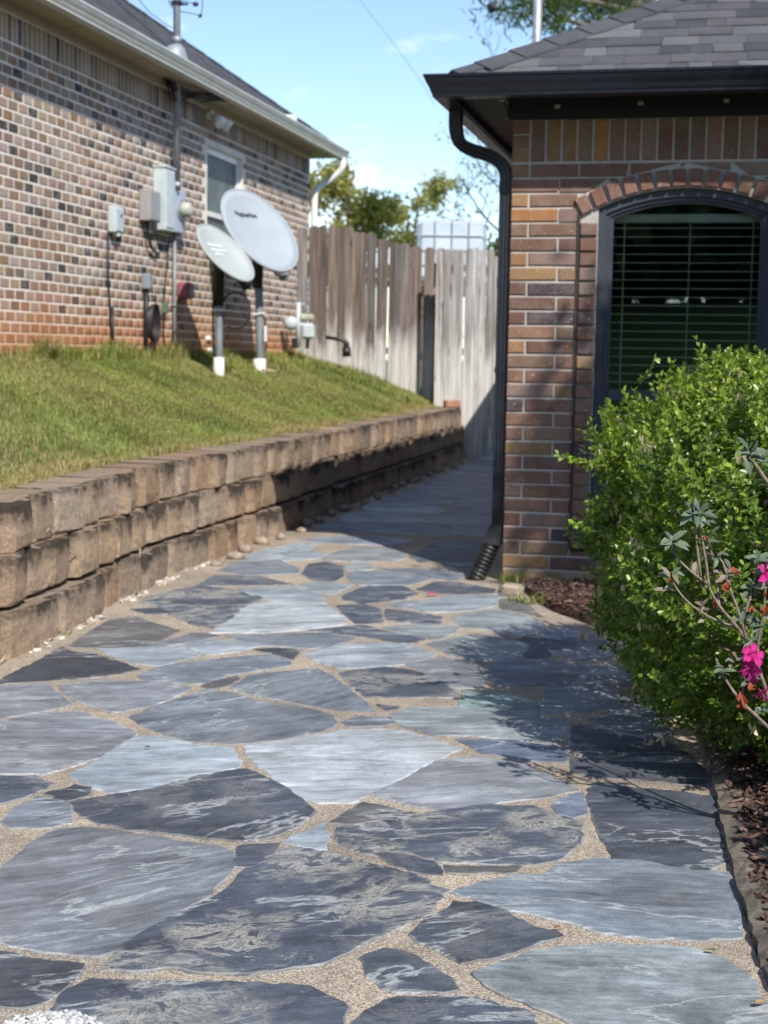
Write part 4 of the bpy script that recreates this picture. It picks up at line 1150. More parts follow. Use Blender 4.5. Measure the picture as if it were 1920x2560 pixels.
def text_part(body, size, parent, org, x, y, n, mat, bend, name='lettering'):
    cu = bpy.data.curves.new('t', 'FONT'); cu.body = body; cu.size = size; cu.align_x = 'CENTER'; cu.extrude = .0015; cu.offset = size * .018
    to = bpy.data.objects.new('t', cu); COL.objects.link(to)
    bpy.context.view_layer.update()
    me = bpy.data.meshes.new_from_object(to.evaluated_get(bpy.context.evaluated_depsgraph_get()))
    bpy.data.objects.remove(to)
    Mx = Matrix(((x.x, y.x, n.x, org.x), (x.y, y.y, n.y, org.y), (x.z, y.z, n.z, org.z), (0, 0, 0, 1)))
    me.transform(Mx); me.name = name
    for v in me.vertices: v.co = bend(v.co)
    me.materials.clear(); me.materials.append(mat)
    return link(name, me, None, parent)
d1, cc, x, y, nn, R, dep = dish('satellite_dish', (649, 929), (645, 580), 119, Vector((.669, -.507, .541)), 'large grey oval satellite dish with dark lettering on a grey pole', M['dish'], .042, 1)
text_part('HughesNet.', R * .145, d1, cc + y * R * .40 - x * R * .08, x, y, nn, M['ink'], lambda p: Vector(p) + nn * (dep * min(1.0, (((Vector(p) - cc).dot(x)) ** 2 + ((Vector(p) - cc).dot(y)) ** 2) / R ** 2) - dep * .5 + .004))
MB().tube([(.05, -.02, .55), (.07, -.03, .4), (.06, -.02, .2)], .009, 5).build('cable', M['cable'], d1)
MB().tube([(-.06, -.05, .57), (.06, -.055, .59)], .010, 6).build('cable_tie', M['white'], d1)
MB().bbox((.06, -.05, .38), (.03, .03, .16), .006).build('ground_block', M['white'], d1)
d2, cc, x, y, nn, R, dep = dish('satellite_dish', (547, 940), (560, 636), 89, Vector((.678, -.355, .644)), 'smaller pale oval satellite dish with faded white print, beside a white pipe', M['dish2'], .034, 2)
# faded, unreadable print
for (u0, u1, v) in ((-.42, .30, .36), (-.35, .26, .20), (-.30, .12, .06)):
    k = u0
    rr = random.Random(int(v * 100))
    while k < u1:
        w = rr.uniform(.05, .10)
        q = cc + x * (R * (k + w / 2)) + y * R * v + nn * (-dep * .5 + dep * ((k * k + v * v)) + .003)
        Mx = Matrix((x, y, nn)).transposed()
        MB().box(q, (R * w, R * .085, .003), Mx).build('faded_print', M['fadedink'], d2); k += w + .03
MB().tube([(-.05, -.04, .60), (.05, -.045, .60)], .012, 6).build('cable_tie', M['white'], d2)
MB().tube([(-.045, 0, 1.0), (-.05, -.02, .6), (-.05, -.01, .3), (-.035, 0, .02)], .012, 6).build('cable', M['cable'], d2, smooth=True)
lp = MB(); lp.tube([(.155 + .13 * math.cos(t), .0 + .02 * math.sin(2 * t), 0.60 + .165 * math.sin(t)) for t in np.linspace(0, 2 * math.pi, 26, endpoint=False)], .009, 5, closed=True); lp.build('cable_loop', M['cable'], d2, smooth=True)
# dirt mound at the larger dish's foot
bp = at_lawn(649, 930); dm = MB(); dr = random.Random(2)
for k in range(26):
    a = dr.uniform(0, 6.28); r_ = dr.uniform(.0, .16); s = dr.uniform(.012, .03)
    dm.bbox((r_ * math.cos(a), r_ * math.sin(a), .012 + .02 * (1 - r_ / .16)), (s, s * .9, s * .8), s * .25, Matrix.Rotation(a, 3, 'Z'))
tag(dm.build('dirt_clods', M['foot'], None, False, bp), 'loose orange dirt clods at the foot of the large dish pole', 'dirt', kind='stuff')
# white spigot-like vent pipe
vp = at_lawn(523, 893)
vo = empty('vent_pipe', vp); tag(vo, 'short white plastic pipe with mushroom cap in the grass by the wall', 'pipe')
MB().tube([(.05, 0, -.05), (.05, 0, .04), (.02, 0, .065), (-.06, 0, .075), (-.085, 0, .11), (-.085, 0, .17)], .03, 10).build('elbow', M['white'], vo, smooth=True)
MB().tube([(-.085, 0, .16), (-.085, 0, .185), (-.085, 0, .215), (-.085, 0, .232)], [.10, .115, .09, .03], 14).build('cap', M['white'], vo, smooth=True)
# gas meter at the far corner
gp = at_depth(750, 860, 17.3); gp.z = HB - .05
go = empty('gas_meter', gp); tag(go, 'pale grey gas meter with regulator and riser against the fence', 'gas meter')
gq = lambda px, py: at_depth(px, py, 17.3) - gp
MB().tube([gq(746, 868), gq(746, 756)], .028, 8).build('riser', M['greybox'], go, smooth=True)
MB().tube([gq(710, 760), gq(764, 761), gq(766, 772)], .013, 6).build('pipe', M['galv'], go)
MB().bbox(gq(770, 828) , (.15, .12, .18), .03).build('meter_body', M['greybox'], go)
MB().bbox(gq(768, 793), (.16, .10, .07), .02).build('index_cover', plain('pale_green', (.45, .47, .36), .5), go)
mm = MB(); q = gq(727, 808); mm.tube([q + Vector((0, .05, 0)), q + Vector((0, .0, 0)), q + Vector((0, -.05, 0)), q + Vector((0, -.07, 0))], [.07, .085, .07, .03], 14); mm.build('regulator', M['greybox'], go, smooth=True)
MB().tube([gq(727, 812), gq(746, 812), gq(762, 812)], .022, 8).build('pipe', M['greybox'], go)
MB().tube([gq(738, 845), gq(738, 870)], .04, 8).build('valve', M['cable'], go)
MB().tube([gq(770, 840), gq(768, 872)], .022, 8).build('pipe', M['cable'], go)
# black drain elbow at the fence foot
bo = at_depth(866, 886, 17.75); bo.z = min(bo.z, 1.16)
ob = empty('drain_elbow', bo); tag(ob, 'black plastic drain pipe elbow in front of the grey fence', 'pipe')
bq = lambda px, py: at_depth(px, py, 17.75) - bo
MB().tube([bq(815, 843), bq(845, 848), bq(858, 850), bq(866, 858), bq(867, 892)], [.022, .024, .028, .036, .04], 10).build('pipe', M['corr'], ob, smooth=True)
MB().tube([bq(866, 868), bq(867, 892)], .052, 10).build('socket', M['corr'], ob, smooth=True)

# ------------------------------------------------------------------ right house
rh = empty('brick_house', CR, -TH)
tag(rh, 'red-brown brick house corner with arched window, black gutter and grey shingle hip roof', 'house')
AC, HW, ZSP, ZB = 0.937, 0.464, 2.05, 0.295
RISE = 0.105; RA = (HW * HW + RISE * RISE) / (2 * RISE); ZC = ZSP + RISE - RA
def arch_outline(i=0.0, zb=None, n=24, top_only=False):
    hw = HW - i; R_ = RA - i; zsp = ZC + math.sqrt(R_ * R_ - hw * hw); th = math.asin(hw / R_)
    pts = [(AC + R_ * math.sin(-th + 2 * th * k / n), ZC + R_ * math.cos(-th + 2 * th * k / n)) for k in range(n + 1)]
    if zb is not None: pts = [(AC - hw, zb)] + pts + [(AC + hw, zb)]
    return pts
def ring(mb, outer, inner, y0, y1):
    n = len(outer)
    vs = [(p[0], y0, p[1]) for p in outer] + [(p[0], y0, p[1]) for p in inner] + [(p[0], y1, p[1]) for p in outer] + [(p[0], y1, p[1]) for p in inner]
    fs = []
    for k in range(n):
        j = (k + 1) % n
        fs += [(k, n + k, n + j, j), (k, j, 2 * n + j, 2 * n + k), (n + k, 3 * n + k, 3 * n + j, n + j), (2 * n + k, 2 * n + j, 3 * n + j, 3 * n + k)]
    mb.add(vs, fs)
def plate(mb, poly, y0, y1):
    n = len(poly); vs = [(p[0], y0, p[1]) for p in poly] + [(p[0], y1, p[1]) for p in poly]
    mb.add(vs, [tuple(range(n)), tuple(range(n, 2 * n))[::-1]] + [(k, n + k, n + (k + 1) % n, (k + 1) % n) for k in range(n)])
AX = 9.0; ZW = 2.52
mw = MB()
def piece(a0, a1, z0, z1): mw.box(((a0 + a1) / 2, .003 + .09, (z0 + z1) / 2), (a1 - a0, .18, z1 - z0))
piece(0.004, AC - HW, -.1, ZW); piece(AC + HW, AX, -.1, ZW); piece(AC - HW, AC + HW, -.1, ZB)
plate(mw, arch_outline(0) + [(AC + HW, ZW), (AC - HW, ZW)], .003, .183)
mw.box((.004 + .09, AX / 2 + .18, ZW / 2 - .05), (.18, AX - .01, ZW + .1))
mw.box((AX - .1, AX / 2 + .18, ZW / 2 - .05), (.18, AX - .01, ZW + .1)); mw.box((AX / 2, AX + .1, ZW / 2 - .05), (AX, .18, ZW + .1))
mw.build('mortar_wall', M['mortarR'], rh)
PR = [((0.225, 0.125, 0.085), 34), ((0.26, 0.155, 0.10), 26), ((0.185, 0.098, 0.075), 18), ((0.42, 0.19, 0.065), 4), ((0.33, 0.195, 0.095), 13), ((0.085, 0.062, 0.068), 6), ((0.27, 0.185, 0.145), 8)]
PRc = [p for p, w in PR for _ in range(w)]
rr_ = random.Random(17)
NR_ = 29
def rbrick(a0, a1, z, proj=0.0, col=None, H=.067):
    if a1 - a0 < .025: return
    L = round((a1 - a0) * 200) / 200
    c = col or jit(rr_.choice(PRc), rr_)
    if a0 > 1.62: restR.append(((a0 + a1) / 2, .0545 - proj, z, 0, 0, L, H, c)); return
    me = brick_mesh(L, H)
    if me.materials and me.materials[0] != M['brickR']: me = me.copy(); me.materials.clear(); _bm[(round(L, 3), round(H, 3))] = me
    if not me.materials: me.materials.append(M['brickR'])
    o = link('brick', me, None, rh); o.location = ((a0 + a1) / 2, .0545 - proj, z + rr_.gauss(0, .0008)); o.rotation_euler = (0, rr_.gauss(0, .004), 0); o.color = (*c, 1)
restR = []
_bm.clear()
RE = RA + 0.106
JW = .096
BRL = .254; J = .0115
XSK = HW + .112; ZSK = ZC + (RA + .1) * math.cos(math.asin(HW / RA) + .055)
def ring_x(z):
    """half width of the arch ring at height z"""
    if z < ZSK: return XSK
    d = RE * RE - (z - ZC) ** 2
    return math.sqrt(d) + .006 if d > 0 else 0.0
def cut_brick(a0, a1, zlo, zhi, left):
    """brick with a slanted end that meets the arch ring"""
    lo, hi = ring_x(zlo), ring_x(zhi)
    if left:
        e_lo, e_hi = min(a1, AC - lo), min(a1, AC - hi)
        if e_lo - a0 < .015 and e_hi - a0 < .02: return
        if e_lo <= a0 + .004:       # only the upper wedge remains
            zz = zlo
            for _ in range(60):
                if AC - ring_x(zz) > a0: break
                zz += .0012
            if zhi - zz < .012: return
            poly = [(a0, zz), (e_hi, zhi), (a0, zhi)]
        else: poly = [(a0, zlo), (e_lo, zlo), (e_hi, zhi), (a0, zhi)]
    else:
        e_lo, e_hi = max(a0, AC + lo), max(a0, AC + hi)
        if a1 - e_lo < .015 and a1 - e_hi < .02: return
        if e_lo >= a1 - .004:
            zz = zlo
            for _ in range(60):
                if AC + ring_x(zz) < a1: break
                zz += .0012
            if zhi - zz < .012: return
            poly = [(a1, zz), (a1, zhi), (e_hi, zhi)]
        else: poly = [(e_lo, zlo), (a1, zlo), (a1, zhi), (e_hi, zhi)]
    m_ = MB(); plate(m_, poly, -.0055, .05); o = m_.build('brick', M['brickR'], rh); o.color = (*jit(rr_.choice(PRc), rr_), 1)
for k in range(NR_):
    z = .0395 + k * CRS; zlo = z - .0335; zhi = z + .0335
    sandy = [(0.42, 0.27, 0.14), (0.36, 0.22, 0.125), (0.40, 0.25, 0.14)] if k < 2 else None
    def cc_(): return jit(rr_.choice(sandy), rr_) if sandy and rr_.random() < .75 else None
    mode = 'plain'
    if zlo > .20:
        if zhi < 2.035: mode = 'jamb'
        elif zlo < ZC + RE: mode = 'arch'
    lim_l = AC - HW - JW - .014; lim_r = AC + HW + JW + .014
    a = 0.0; first = True
    while a < 3.6:
        L = (.092 if k % 2 == 0 else BRL) if first else BRL
        first = False; a1 = a + L
        if mode == 'plain': rbrick(a, a1, z, 0, cc_())
        elif mode == 'jamb':
            if a1 <= lim_l or a >= lim_r: rbrick(a, a1, z)
            else:
                if a < lim_l: rbrick(a, lim_l, z)
                if a1 > lim_r: rbrick(lim_r, a1, z)
        else:
            wdt = ring_x(zlo)
            if a1 <= AC - wdt or a >= AC + wdt: rbrick(a, a1, z)
            else:
                if a < AC: cut_brick(a, min(a1, AC - .006), zlo, zhi, True)
                if a1 > AC: cut_brick(max(a, AC + .006), a1, zlo, zhi, False)
        a = a1 + J
    if mode == 'jamb' and not (zlo > .205 and zhi < .30):
        for sgn in (-1, 1):
            e = AC + sgn * (HW + .004); f_ = AC + sgn * (HW + JW - .004)
            rbrick(min(e, f_), max(e, f_), z, .020)
# sill course
a = AC - HW - JW + .002
while a < AC + HW + JW - .05:
    rbrick(a, a + .098, .243, .030, None, .072); a += .109
# soldier course with a stack of headers at the corner
for k in range(3): rbrick(0, .09, ZW - .225 + .038 + k * .0735, 0)
a = .102
while a < 3.5:
    c = jit(rr_.choice(PRc), rr_)
    if a > 1.62: restR.append((a + .036, .0545, ZW - .112, 0, math.pi / 2, .215, .072, c))
    else:
        me = brick_mesh(.215, .072)
        if not me.materials: me.materials.append(M['brickR'])
        o = link('brick', me, None, rh); o.location = (a + .036, .0545, ZW - .112); o.rotation_euler = (0, math.pi / 2 + rr_.gauss(0, .006), 0); o.color = (*c, 1)
    a += .0845
# arch ring of headers
RM = RA + .052; th = math.asin(HW / RA) + .055
nb_ = 14
for k in range(nb_):
    ph = -th + 2 * th * k / (nb_ - 1)
    me = brick_mesh(.092, .066)
    if not me.materials: me.materials.append(M['brickR'])
    o = link('brick', me, None, rh); o.location = (AC + RM * math.sin(ph), .0545 - .018, ZC + RM * math.cos(ph)); o.rotation_euler = (0, ph - math.pi / 2, 0)
    o.color = (*jit(rr_.choice([(0.235, 0.115, 0.085), (0.27, 0.15, 0.105), (0.22, 0.10, 0.08)]), rr_), 1)
# side-wall bricks, seen only from another place
for k in range(NR_ + 2):
    b = 0.1 if k % 2 else .2
    while b < 4.0:
        restR.append((.0545, b + BRL / 2, .0395 + k * CRS, -math.pi / 2, 0, BRL, .067, jit(rr_.choice(PRc), rr_))); b += BRL + J
brick_stuff('far_bricks', restR, M['brickRs'], rh)
# dark strip along the sides and foot of the projecting window surround
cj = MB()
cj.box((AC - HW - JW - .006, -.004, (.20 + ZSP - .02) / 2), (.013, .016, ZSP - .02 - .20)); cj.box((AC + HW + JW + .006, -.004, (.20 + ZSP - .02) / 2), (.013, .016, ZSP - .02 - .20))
cj.box((AC, -.004, .196), (2 * (HW + JW), .016, .012)); cj.build('surround_strip', M['dark_strip'], rh)

# arched window
wf = MB(); ring(wf, arch_outline(0.002, ZB + .002), arch_outline(.042, ZB + .045), .020, .085)
win = wf.build('window', M['frame'], rh)
w2 = MB(); ring(w2, arch_outline(.040, ZB + .043), arch_outline(.062, ZB + .07), .036, .080); w2.build('outer_bead', M['frame'], win)
w3 = MB(); ring(w3, arch_outline(.060, ZB + .068), arch_outline(.078, ZB + .09), .050, .078); w3.build('sash_frame', M['frame'], win)
ZR0, ZR1 = 1.018, 1.078
rl_ = MB(); rl_.bbox((AC, .058, (ZR0 + ZR1) / 2), (2 * HW - .14, .045, ZR1 - ZR0), .006); rl_.build('meeting_rail', M['frame'], win)
pu = [p for p in arch_outline(.074, ZR1 - .01)]
pm = MB(); plate(pm, pu, .064, .068); pm.build('pane', M['glass'], win)
pm = MB(); hwp = HW - .074; plate(pm, [(AC - hwp, ZB + .085), (AC - hwp, ZR0 + .01), (AC + hwp, ZR0 + .01), (AC + hwp, ZB + .085)], .068, .072); pm.build('pane', M['glass'], win)
# interior and blind
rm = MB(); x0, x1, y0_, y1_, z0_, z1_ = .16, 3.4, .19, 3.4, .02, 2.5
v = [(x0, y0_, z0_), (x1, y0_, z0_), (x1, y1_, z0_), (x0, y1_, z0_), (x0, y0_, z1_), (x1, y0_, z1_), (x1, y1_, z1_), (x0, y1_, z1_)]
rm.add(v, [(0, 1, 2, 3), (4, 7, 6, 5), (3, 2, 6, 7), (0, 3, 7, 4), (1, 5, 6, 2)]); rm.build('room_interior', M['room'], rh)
bl = empty('window_blind', RW(AC, .13, ZB + .05), -TH); tag(bl, 'open white horizontal slat blind hanging behind the arched window', 'blind')
hbx = MB(); hbx.bbox((0, 0, 2.005 - bl.location.z), (2 * HW - .10, .05, .045), .004); hbx.build('head_rail', M['blind'], bl)
zz = 1.955; slm = None
tlt = Matrix.Rotation(math.radians(7), 3, 'X')
while zz > ZB + .08:
    if slm is None:
        m_ = MB(); m_.box((0, 0, 0), (2 * HW - .11, .046, .004), tlt); so = m_.build('slat', M['blind'], bl); slm = so.data; so.location = (0, 0, zz - bl.location.z)
    else:
        so = link('slat', slm, None, bl, (0, 0, zz - bl.location.z))
    zz -= .0462
for s in (-.33, .02, .35):
    for e in (-.022, .022):
        MB().box((s, e, (1.98 + ZB + .08) / 2 - bl.location.z), (.005, .003, 1.98 - ZB - .08)).build('ladder_cord', M['blind'], bl)

# eaves of the right house
OR = .30; GZR = 2.70
pr = gutter_profile(); n = len(pr)
gm = MB(); vs = []
vs += [(-OR - u, -OR - u, GZR + w) for u, w in pr]; vs += [(AX, -OR - u, GZR + w) for u, w in pr]
gm.add(vs, [(i, (i + 1) % n, n + (i + 1) % n, n + i) for i in range(n)])
vs = [(-OR - u, -OR - u, GZR + w) for u, w in pr] + [(-OR - u, AX, GZR + w) for u, w in pr]
gm.add(vs, [(n + i, n + (i + 1) % n, (i + 1) % n, i) for i in range(n)]); gm.build('gutter', M['black'], rh)
fm = MB(); fm.box((AX / 2 - OR / 2, -OR + .012, 2.655), (AX + OR - .0, .022, .13)); fm.box((-OR + .012, AX / 2 - OR / 2 + .03, 2.655), (.022, AX + OR - .03, .128)); fm.build('fascia', M['fascia_black'], rh)
sm = MB(); sm.box((AX / 2, -OR / 2, 2.638), (AX, OR - .03, .012)); sm.box((-OR / 2, AX / 2 - OR / 2, 2.6375), (OR - .03, AX + OR - .03, .0125)); sm.build('soffit', M['soffit_dark'], rh)
fz = MB(); fz.box((AX / 2 - .012, -.014, (ZW + 2.632) / 2), (AX + .02, .026, 2.632 - ZW)); fz.box((-.016, AX / 2, (ZW + 2.632) / 2 + .001), (.026, AX - .002, 2.63 - ZW)); fz.build('frieze_board', M['fascia_black'], rh)
tm = MB(); tm.box((-OR / 2, -OR / 2 + .0, 2.628), (.03, .36, .012), Matrix.Rotation(-math.pi / 4, 3, 'Z')); tm.build('soffit_trim', M['fascia_black'], rh)
M['clip'] = plain('tan_clip', (.40, .37, .28), .6)
for (px_, py_) in ((1394, 266), (1602, 258), (1816, 252)):
    a_, z_ = on_front_R(px_, py_, -.03)
    MB().bbox((a_, -.035, z_), (.030, .022, .020), .004).build('light_clip', M['clip'], rh)
MB().bbox((-.055, -.05, 2.624), (.032, .03, .02), .004).build('light_clip', M['clip'], rh)
MB().bbox((-.03, .06, 2.535), (.03, .024, .014), .004).build('light_clip', M['clip'], rh)
MB().tube([(-.05, -.05, 2.62), (-.03, -.04, 2.58), (-.03, .0, 2.55)], .004, 5).build('light_wire', M['cable'], rh)
# downspout
def spout(mb, pts, hx=.034, hy=.040):
    pts = [Vector(p) for p in pts]; prof = []
    for (sx, sy, ax) in ((1, -1, 'y'), (1, 1, 'x'), (-1, 1, 'y'), (-1, -1, 'x')): pass
    nx = 7
    def sidep(k): return (-.9 + 1.8 * k / (nx - 1))
    P2 = []
    for k in range(nx): P2.append((sidep(k) * hx, -hy + (.004 if k in (1, 3, 5) else 0)))
    for k in range(nx): P2.append((hx - (.003 if k in (2, 4) else 0), sidep(k) * hy))
    for k in range(nx): P2.append((-sidep(k) * hx, hy))
    for k in range(nx): P2.append((-hx + (.003 if k in (2, 4) else 0), -sidep(k) * hy))
    m_ = len(P2); vs = []
    for i, p in enumerate(pts):
        t = (pts[min(i + 1, len(pts) - 1)] - pts[max(i - 1, 0)]).normalized()
        yv = Vector((0, 1, 0)); xv = yv.cross(t); xv.normalize(); xv = -xv if xv.x < 0 and abs(t.z) > .3 else xv
        if xv.dot(Vector((1, 0, 0))) < 0 and abs(t.z) > .25: xv = -xv
        for (u, w) in P2: vs.append(p + xv * u + yv * w)
    fs = [(i * m_ + j, i * m_ + (j + 1) % m_, (i + 1) * m_ + (j + 1) % m_, (i + 1) * m_ + j) for i in range(len(pts) - 1) for j in range(m_)]
    mb.add(vs, fs)
    return mb
el = []
def smooth_path(p, n=4):
    p = [Vector(q) for q in p]
    for _ in range(n - 2):
        q = [p[0]]
        for i in range(len(p) - 1): q += [p[i] * .75 + p[i + 1] * .25, p[i] * .25 + p[i + 1] * .75]
        q.append(p[-1]); p = q
    return p
dsp = smooth_path([(-.325, .06, 2.62), (-.325, .06, 2.47), (-.29, .06, 2.39), (-.10, .06, 2.335), (-.036, .06, 2.26), (-.036, .06, 2.16)], 4) + [Vector((-.036, .06, .30))]
do = spout(MB(), dsp).build('downspout', M['spout'], rh)
for zz in (2.14, 1.62):
    spout(MB(), [(-.036, .06, zz), (-.036, .06, zz + .06)], .0365, .0425).build('spout_joint', M['spout'], do)
spout(MB(), [(-.036, .06, 1.16), (-.036, .06, 1.19)], .038, .044).build('strap', M['spout'], do)
# corrugated outlet
MB().add(*(lambda: ([(-.078, .02, .315), (-.010, .02, .315), (-.010, .104, .315), (-.078, .104, .315), (-.115, -.005, .215), (-.018, -.005, .20), (-.018, .11, .20), (-.115, .11, .215)], [(0, 1, 5, 4), (1, 2, 6, 5), (2, 3, 7, 6), (3, 0, 4, 7), (0, 3, 2, 1), (4, 5, 6, 7)]))()).build('outlet_adapter', M['corr'], do)
cp = MB(); P0 = Vector((-.063, .05, .225)); P1 = Vector((-.155, .005, -.01)); pts = []; rs = []
for k in range(45):
    t = k / 44; pts.append(P0.lerp(P1, t)); rs.append(.049 + .0055 * math.cos(2 * math.pi * k / 4))
cp.tube(pts, rs, 16); cp.build('corrugated_pipe', M['corr'], do, smooth=True)

# roof
PTR = .55; E1 = -.335
rf = MB(); rf.add(*hip(E1, AX + .3, E1, AX + 2.3, GZR - .012, PTR)); roofR = rf.build('roof', M['roof'], rh)
sr = random.Random(9)
SHC = [(0.072, 0.075, 0.083), (0.095, 0.097, 0.104), (0.054, 0.057, 0.064), (0.118, 0.118, 0.123), (0.084, 0.081, 0.088)]
ex = .128
for row in range(13):
    s0 = row * ex - .012; s1 = s0 + ex + .05
    a = E1 + max(s0, 0) * 1.0 + (sr.uniform(-.15, 0))
    while a < 1.95 + row * .03:
        w = sr.choice((.12, .17, .21, .25, .29)) * sr.uniform(.9, 1.1)
        a0 = max(a, E1 + max(s0, 0)); a1 = a + w
        if a1 - a0 > .03:
            raise_ = sr.choice((.0, .0045)); zt = lambda s: GZR - .012 + (s) * PTR
            t0 = .011 + raise_ + sr.uniform(0, .0015); t1 = .0035 + raise_ * .3
            sk = sr.uniform(-.010, .010); sk2 = sr.uniform(-.010, .010)
            L0 = a0 + .001; L1 = max(a0 + sk, E1 + s1) if a0 < E1 + s1 else a0 + sk
            R0 = a1 - .001; R1 = max(a1 + sk2, L1 + .01)
            vs = [(L0, E1 + s0, zt(s0) + t0), (R0, E1 + s0, zt(s0) + t0), (R1, E1 + s1, zt(s1) + t1), (L1, E1 + s1, zt(s1) + t1),
                  (L0, E1 + s0, zt(s0) + t0 - .0075), (R0, E1 + s0, zt(s0) + t0 - .0075), (R1, E1 + s1, zt(s1) - .004), (L1, E1 + s1, zt(s1) - .004)]
            o = MB().add(vs, [(0, 1, 2, 3), (4, 5, 1, 0), (1, 5, 6, 2), (4, 0, 3, 7), (7, 6, 5, 4)]).build('shingle', M['shingle'], roofR)
            c = sr.choice(SHC); k = sr.uniform(.85, 1.15); o.color = (c[0] * k, c[1] * k, c[2] * k, 1)
        a = a1
for k in range(12):
    t0 = k * .160 + (.045 if k == 0 else -.01); t1 = k * .160 + .18; w = .100 if k else .055; th_ = .007
    zt = lambda t: GZR - .012 + t * PTR
    vs = []
    for (t, lift) in ((t0, .026), (t1, .016)):
        c = Vector((E1 + t, E1 + t, zt(t) + lift + .004))
        vs += [c + Vector((-w, w, -w * PTR - .002)), c, c + Vector((w, -w, -w * PTR - .002))]
    vs += [v - Vector((0, 0, th_ + .004)) for v in vs]
    o = MB().add(vs, [(0, 1, 4, 3), (1, 2, 5, 4), (6, 7, 1, 0), (7, 8, 2, 1), (2, 8, 11, 5), (6, 0, 3, 9)]).build('hip_cap', M['shingle'], roofR)
    kk = sr.uniform(.062, .082); o.color = (kk, kk * 1.02, kk * 1.13, 1)

# mast and clamp behind the hip
mb_ = at_depth(1342, 95, 19.6)
zb_ = -.06
mr = empty('steel_pole', (mb_.x, mb_.y, zb_)); tag(mr, 'grey galvanised steel pole rising behind the shingled hip', 'pole')
MB().tube([(0, 0, 0), (0, 0, 8.2)], .057, 14).build('pipe', M['galv'], mr, smooth=True)
MB().tube([(0, 0, -.02), (0, 0, .12), (0, 0, .16)], [.15, .14, .06], 12).build('footing', M['foot'], mr, smooth=True)
k0 = at_depth(1232, 20, 19.6)
ck = empty('cable_clamp', k0); tag(ck, 'black service cable clamp hanging on a curved wire against the sky', 'cable clamp')
kq = lambda px_, py_, d=0.0: at_depth(px_, py_, 19.6 + d) - k0
top = Vector((mr.location.x + .015, mr.location.y, 8.0)) - k0
MB().tube([kq(1218, 14), kq(1222, 12), kq(1230, 18), kq(1238, 22), kq(1245, 22)], [.014, .033, .055, .044, .014], 8).build('clamp_body', M['cable'], ck)
MB().tube([kq(1224, 18), kq(1228, 27), kq(1231, 32)], [.044, .030, .008], 8).build('clamp_wedge', M['cable'], ck)
MB().tube([kq(1196, -2), kq(1201, 6), kq(1212, 14), kq(1222, 18)], .012, 6).build('cable', M['cable'], ck)
MB().tube([kq(1240, 18), kq(1246, 8), kq(1248, -6), kq(1262, -60), (top * .75 + kq(1300, -90) * .25), top], .011, 6).build('cable', M['galv'], ck)
MB().tube([kq(1240, 16), kq(1238, 4), kq(1240, -8), kq(1250, -60)], .011, 6).build('cable', M['cable'], ck)
MB().tube([kq(1196, -2), kq(1185, -60), kq(1130, -260)], .012, 6).build('cable', M['cable'], ck)

# ------------------------------------------------------------------ fence and gate
def wood_mat():
    m = Mat('weathered_fence'); v = m.shift(m.pos(), 19.0); tone = m.oinfo('Color')
    gr = m.noise(m.mapping(v, (42, 42, 1.3)), 1.0, 6, 0.65); g2 = m.noise(m.mapping(v, (140, 140, 4)), 1.0, 3, 0.6); bl_ = m.noise(m.mapping(v, (7, 7, 2.2)), 1.0, 4, 0.6)
    c = m.mix(1.0, tone, m.ramp(gr, [(0.28, 0.30), (0.5, 1.0), (0.72, 1.6)]), 'MULTIPLY'); c = m.mix(0.5, c, m.ramp(g2, [(0.3, 0.7), (0.7, 1.25)]), 'MULTIPLY')
    kn = m.voronoi(m.mapping(v, (7, 7, 2.0)), 1.0); c = m.mix(m.ramp(kn, [(0.07, 0.8), (0.16, 0.0)]), c, (0.05, 0.035, 0.03))
    wz = m.math('ADD', m.math('ADD', m.sep(m.pos())[2], m.math('MULTIPLY', bl_, 0.9)), m.math('MULTIPLY', m.oinfo('Random'), 0.35))
    f = m.n('ShaderNodeMapRange'); m.set(f.inputs[0], wz); f.inputs[1].default_value = 1.85; f.inputs[2].default_value = 2.25; f.inputs[3].default_value = 0.85; f.inputs[4].default_value = 0.0
    c = m.mix(m.math('MULTIPLY', f.outputs[0], m.ramp(gr, [(0.35, 0.35), (0.6, 1.0)])), c, (0.66, 0.64, 0.60))
    m.col(c); m.rough(0.9); m.spec(0.2); m.bump(gr, 0.5, 0.006); return m.m
M['wood'] = wood_mat()
def zpx(zx): return 700 + .3617 * zx
def zpy(zy): return 380 + .3617 * zy
FT = [(0.20, 0.155, 0.13), (0.25, 0.215, 0.195), (0.15, 0.12, 0.105), (0.21, 0.165, 0.135), (0.22, 0.20, 0.19), (0.13, 0.115, 0.11)]
GTN = [(0.40, 0.385, 0.37), (0.36, 0.335, 0.31), (0.44, 0.43, 0.415)]
rfn = random.Random(31)
def board(parent, px0, px1, pytop, Y, zbot, tones, thick=.019):
    Y = Y + rfn.uniform(-.010, .010); px0 -= .35; px1 += .35; pytop += rfn.uniform(-3, 3)
    a = at_depth(px0, pytop, Y); b = at_depth(px1, pytop, Y); w = b.x - a.x; h = a.z - zbot
    c_ = min(.028, w * .25)
    poly = [(0, 0), (w, 0), (w, h - c_), (w - c_, h), (c_, h), (0, h - c_)]
    m_ = MB(); bow = rfn.uniform(-.012, .012)
    vs = [(p[0] + bow * (p[1] / h), 0, p[1]) for p in poly] + [(p[0] + bow * (p[1] / h), thick, p[1]) for p in poly]; n = 6
    m_.add(vs, [tuple(range(n)), tuple(range(n, 2 * n))[::-1]] + [(k, n + k, n + (k + 1) % n, (k + 1) % n) for k in range(n)])
    o = m_.build('board', M['wood'], parent, False, Vector((a.x, Y, zbot)) - parent.location)
    c = rfn.choice(tones); k = rfn.uniform(.72, 1.05); o.color = (c[0] * k, c[1] * k, c[2] * k, 1)
    return a.x, b.x
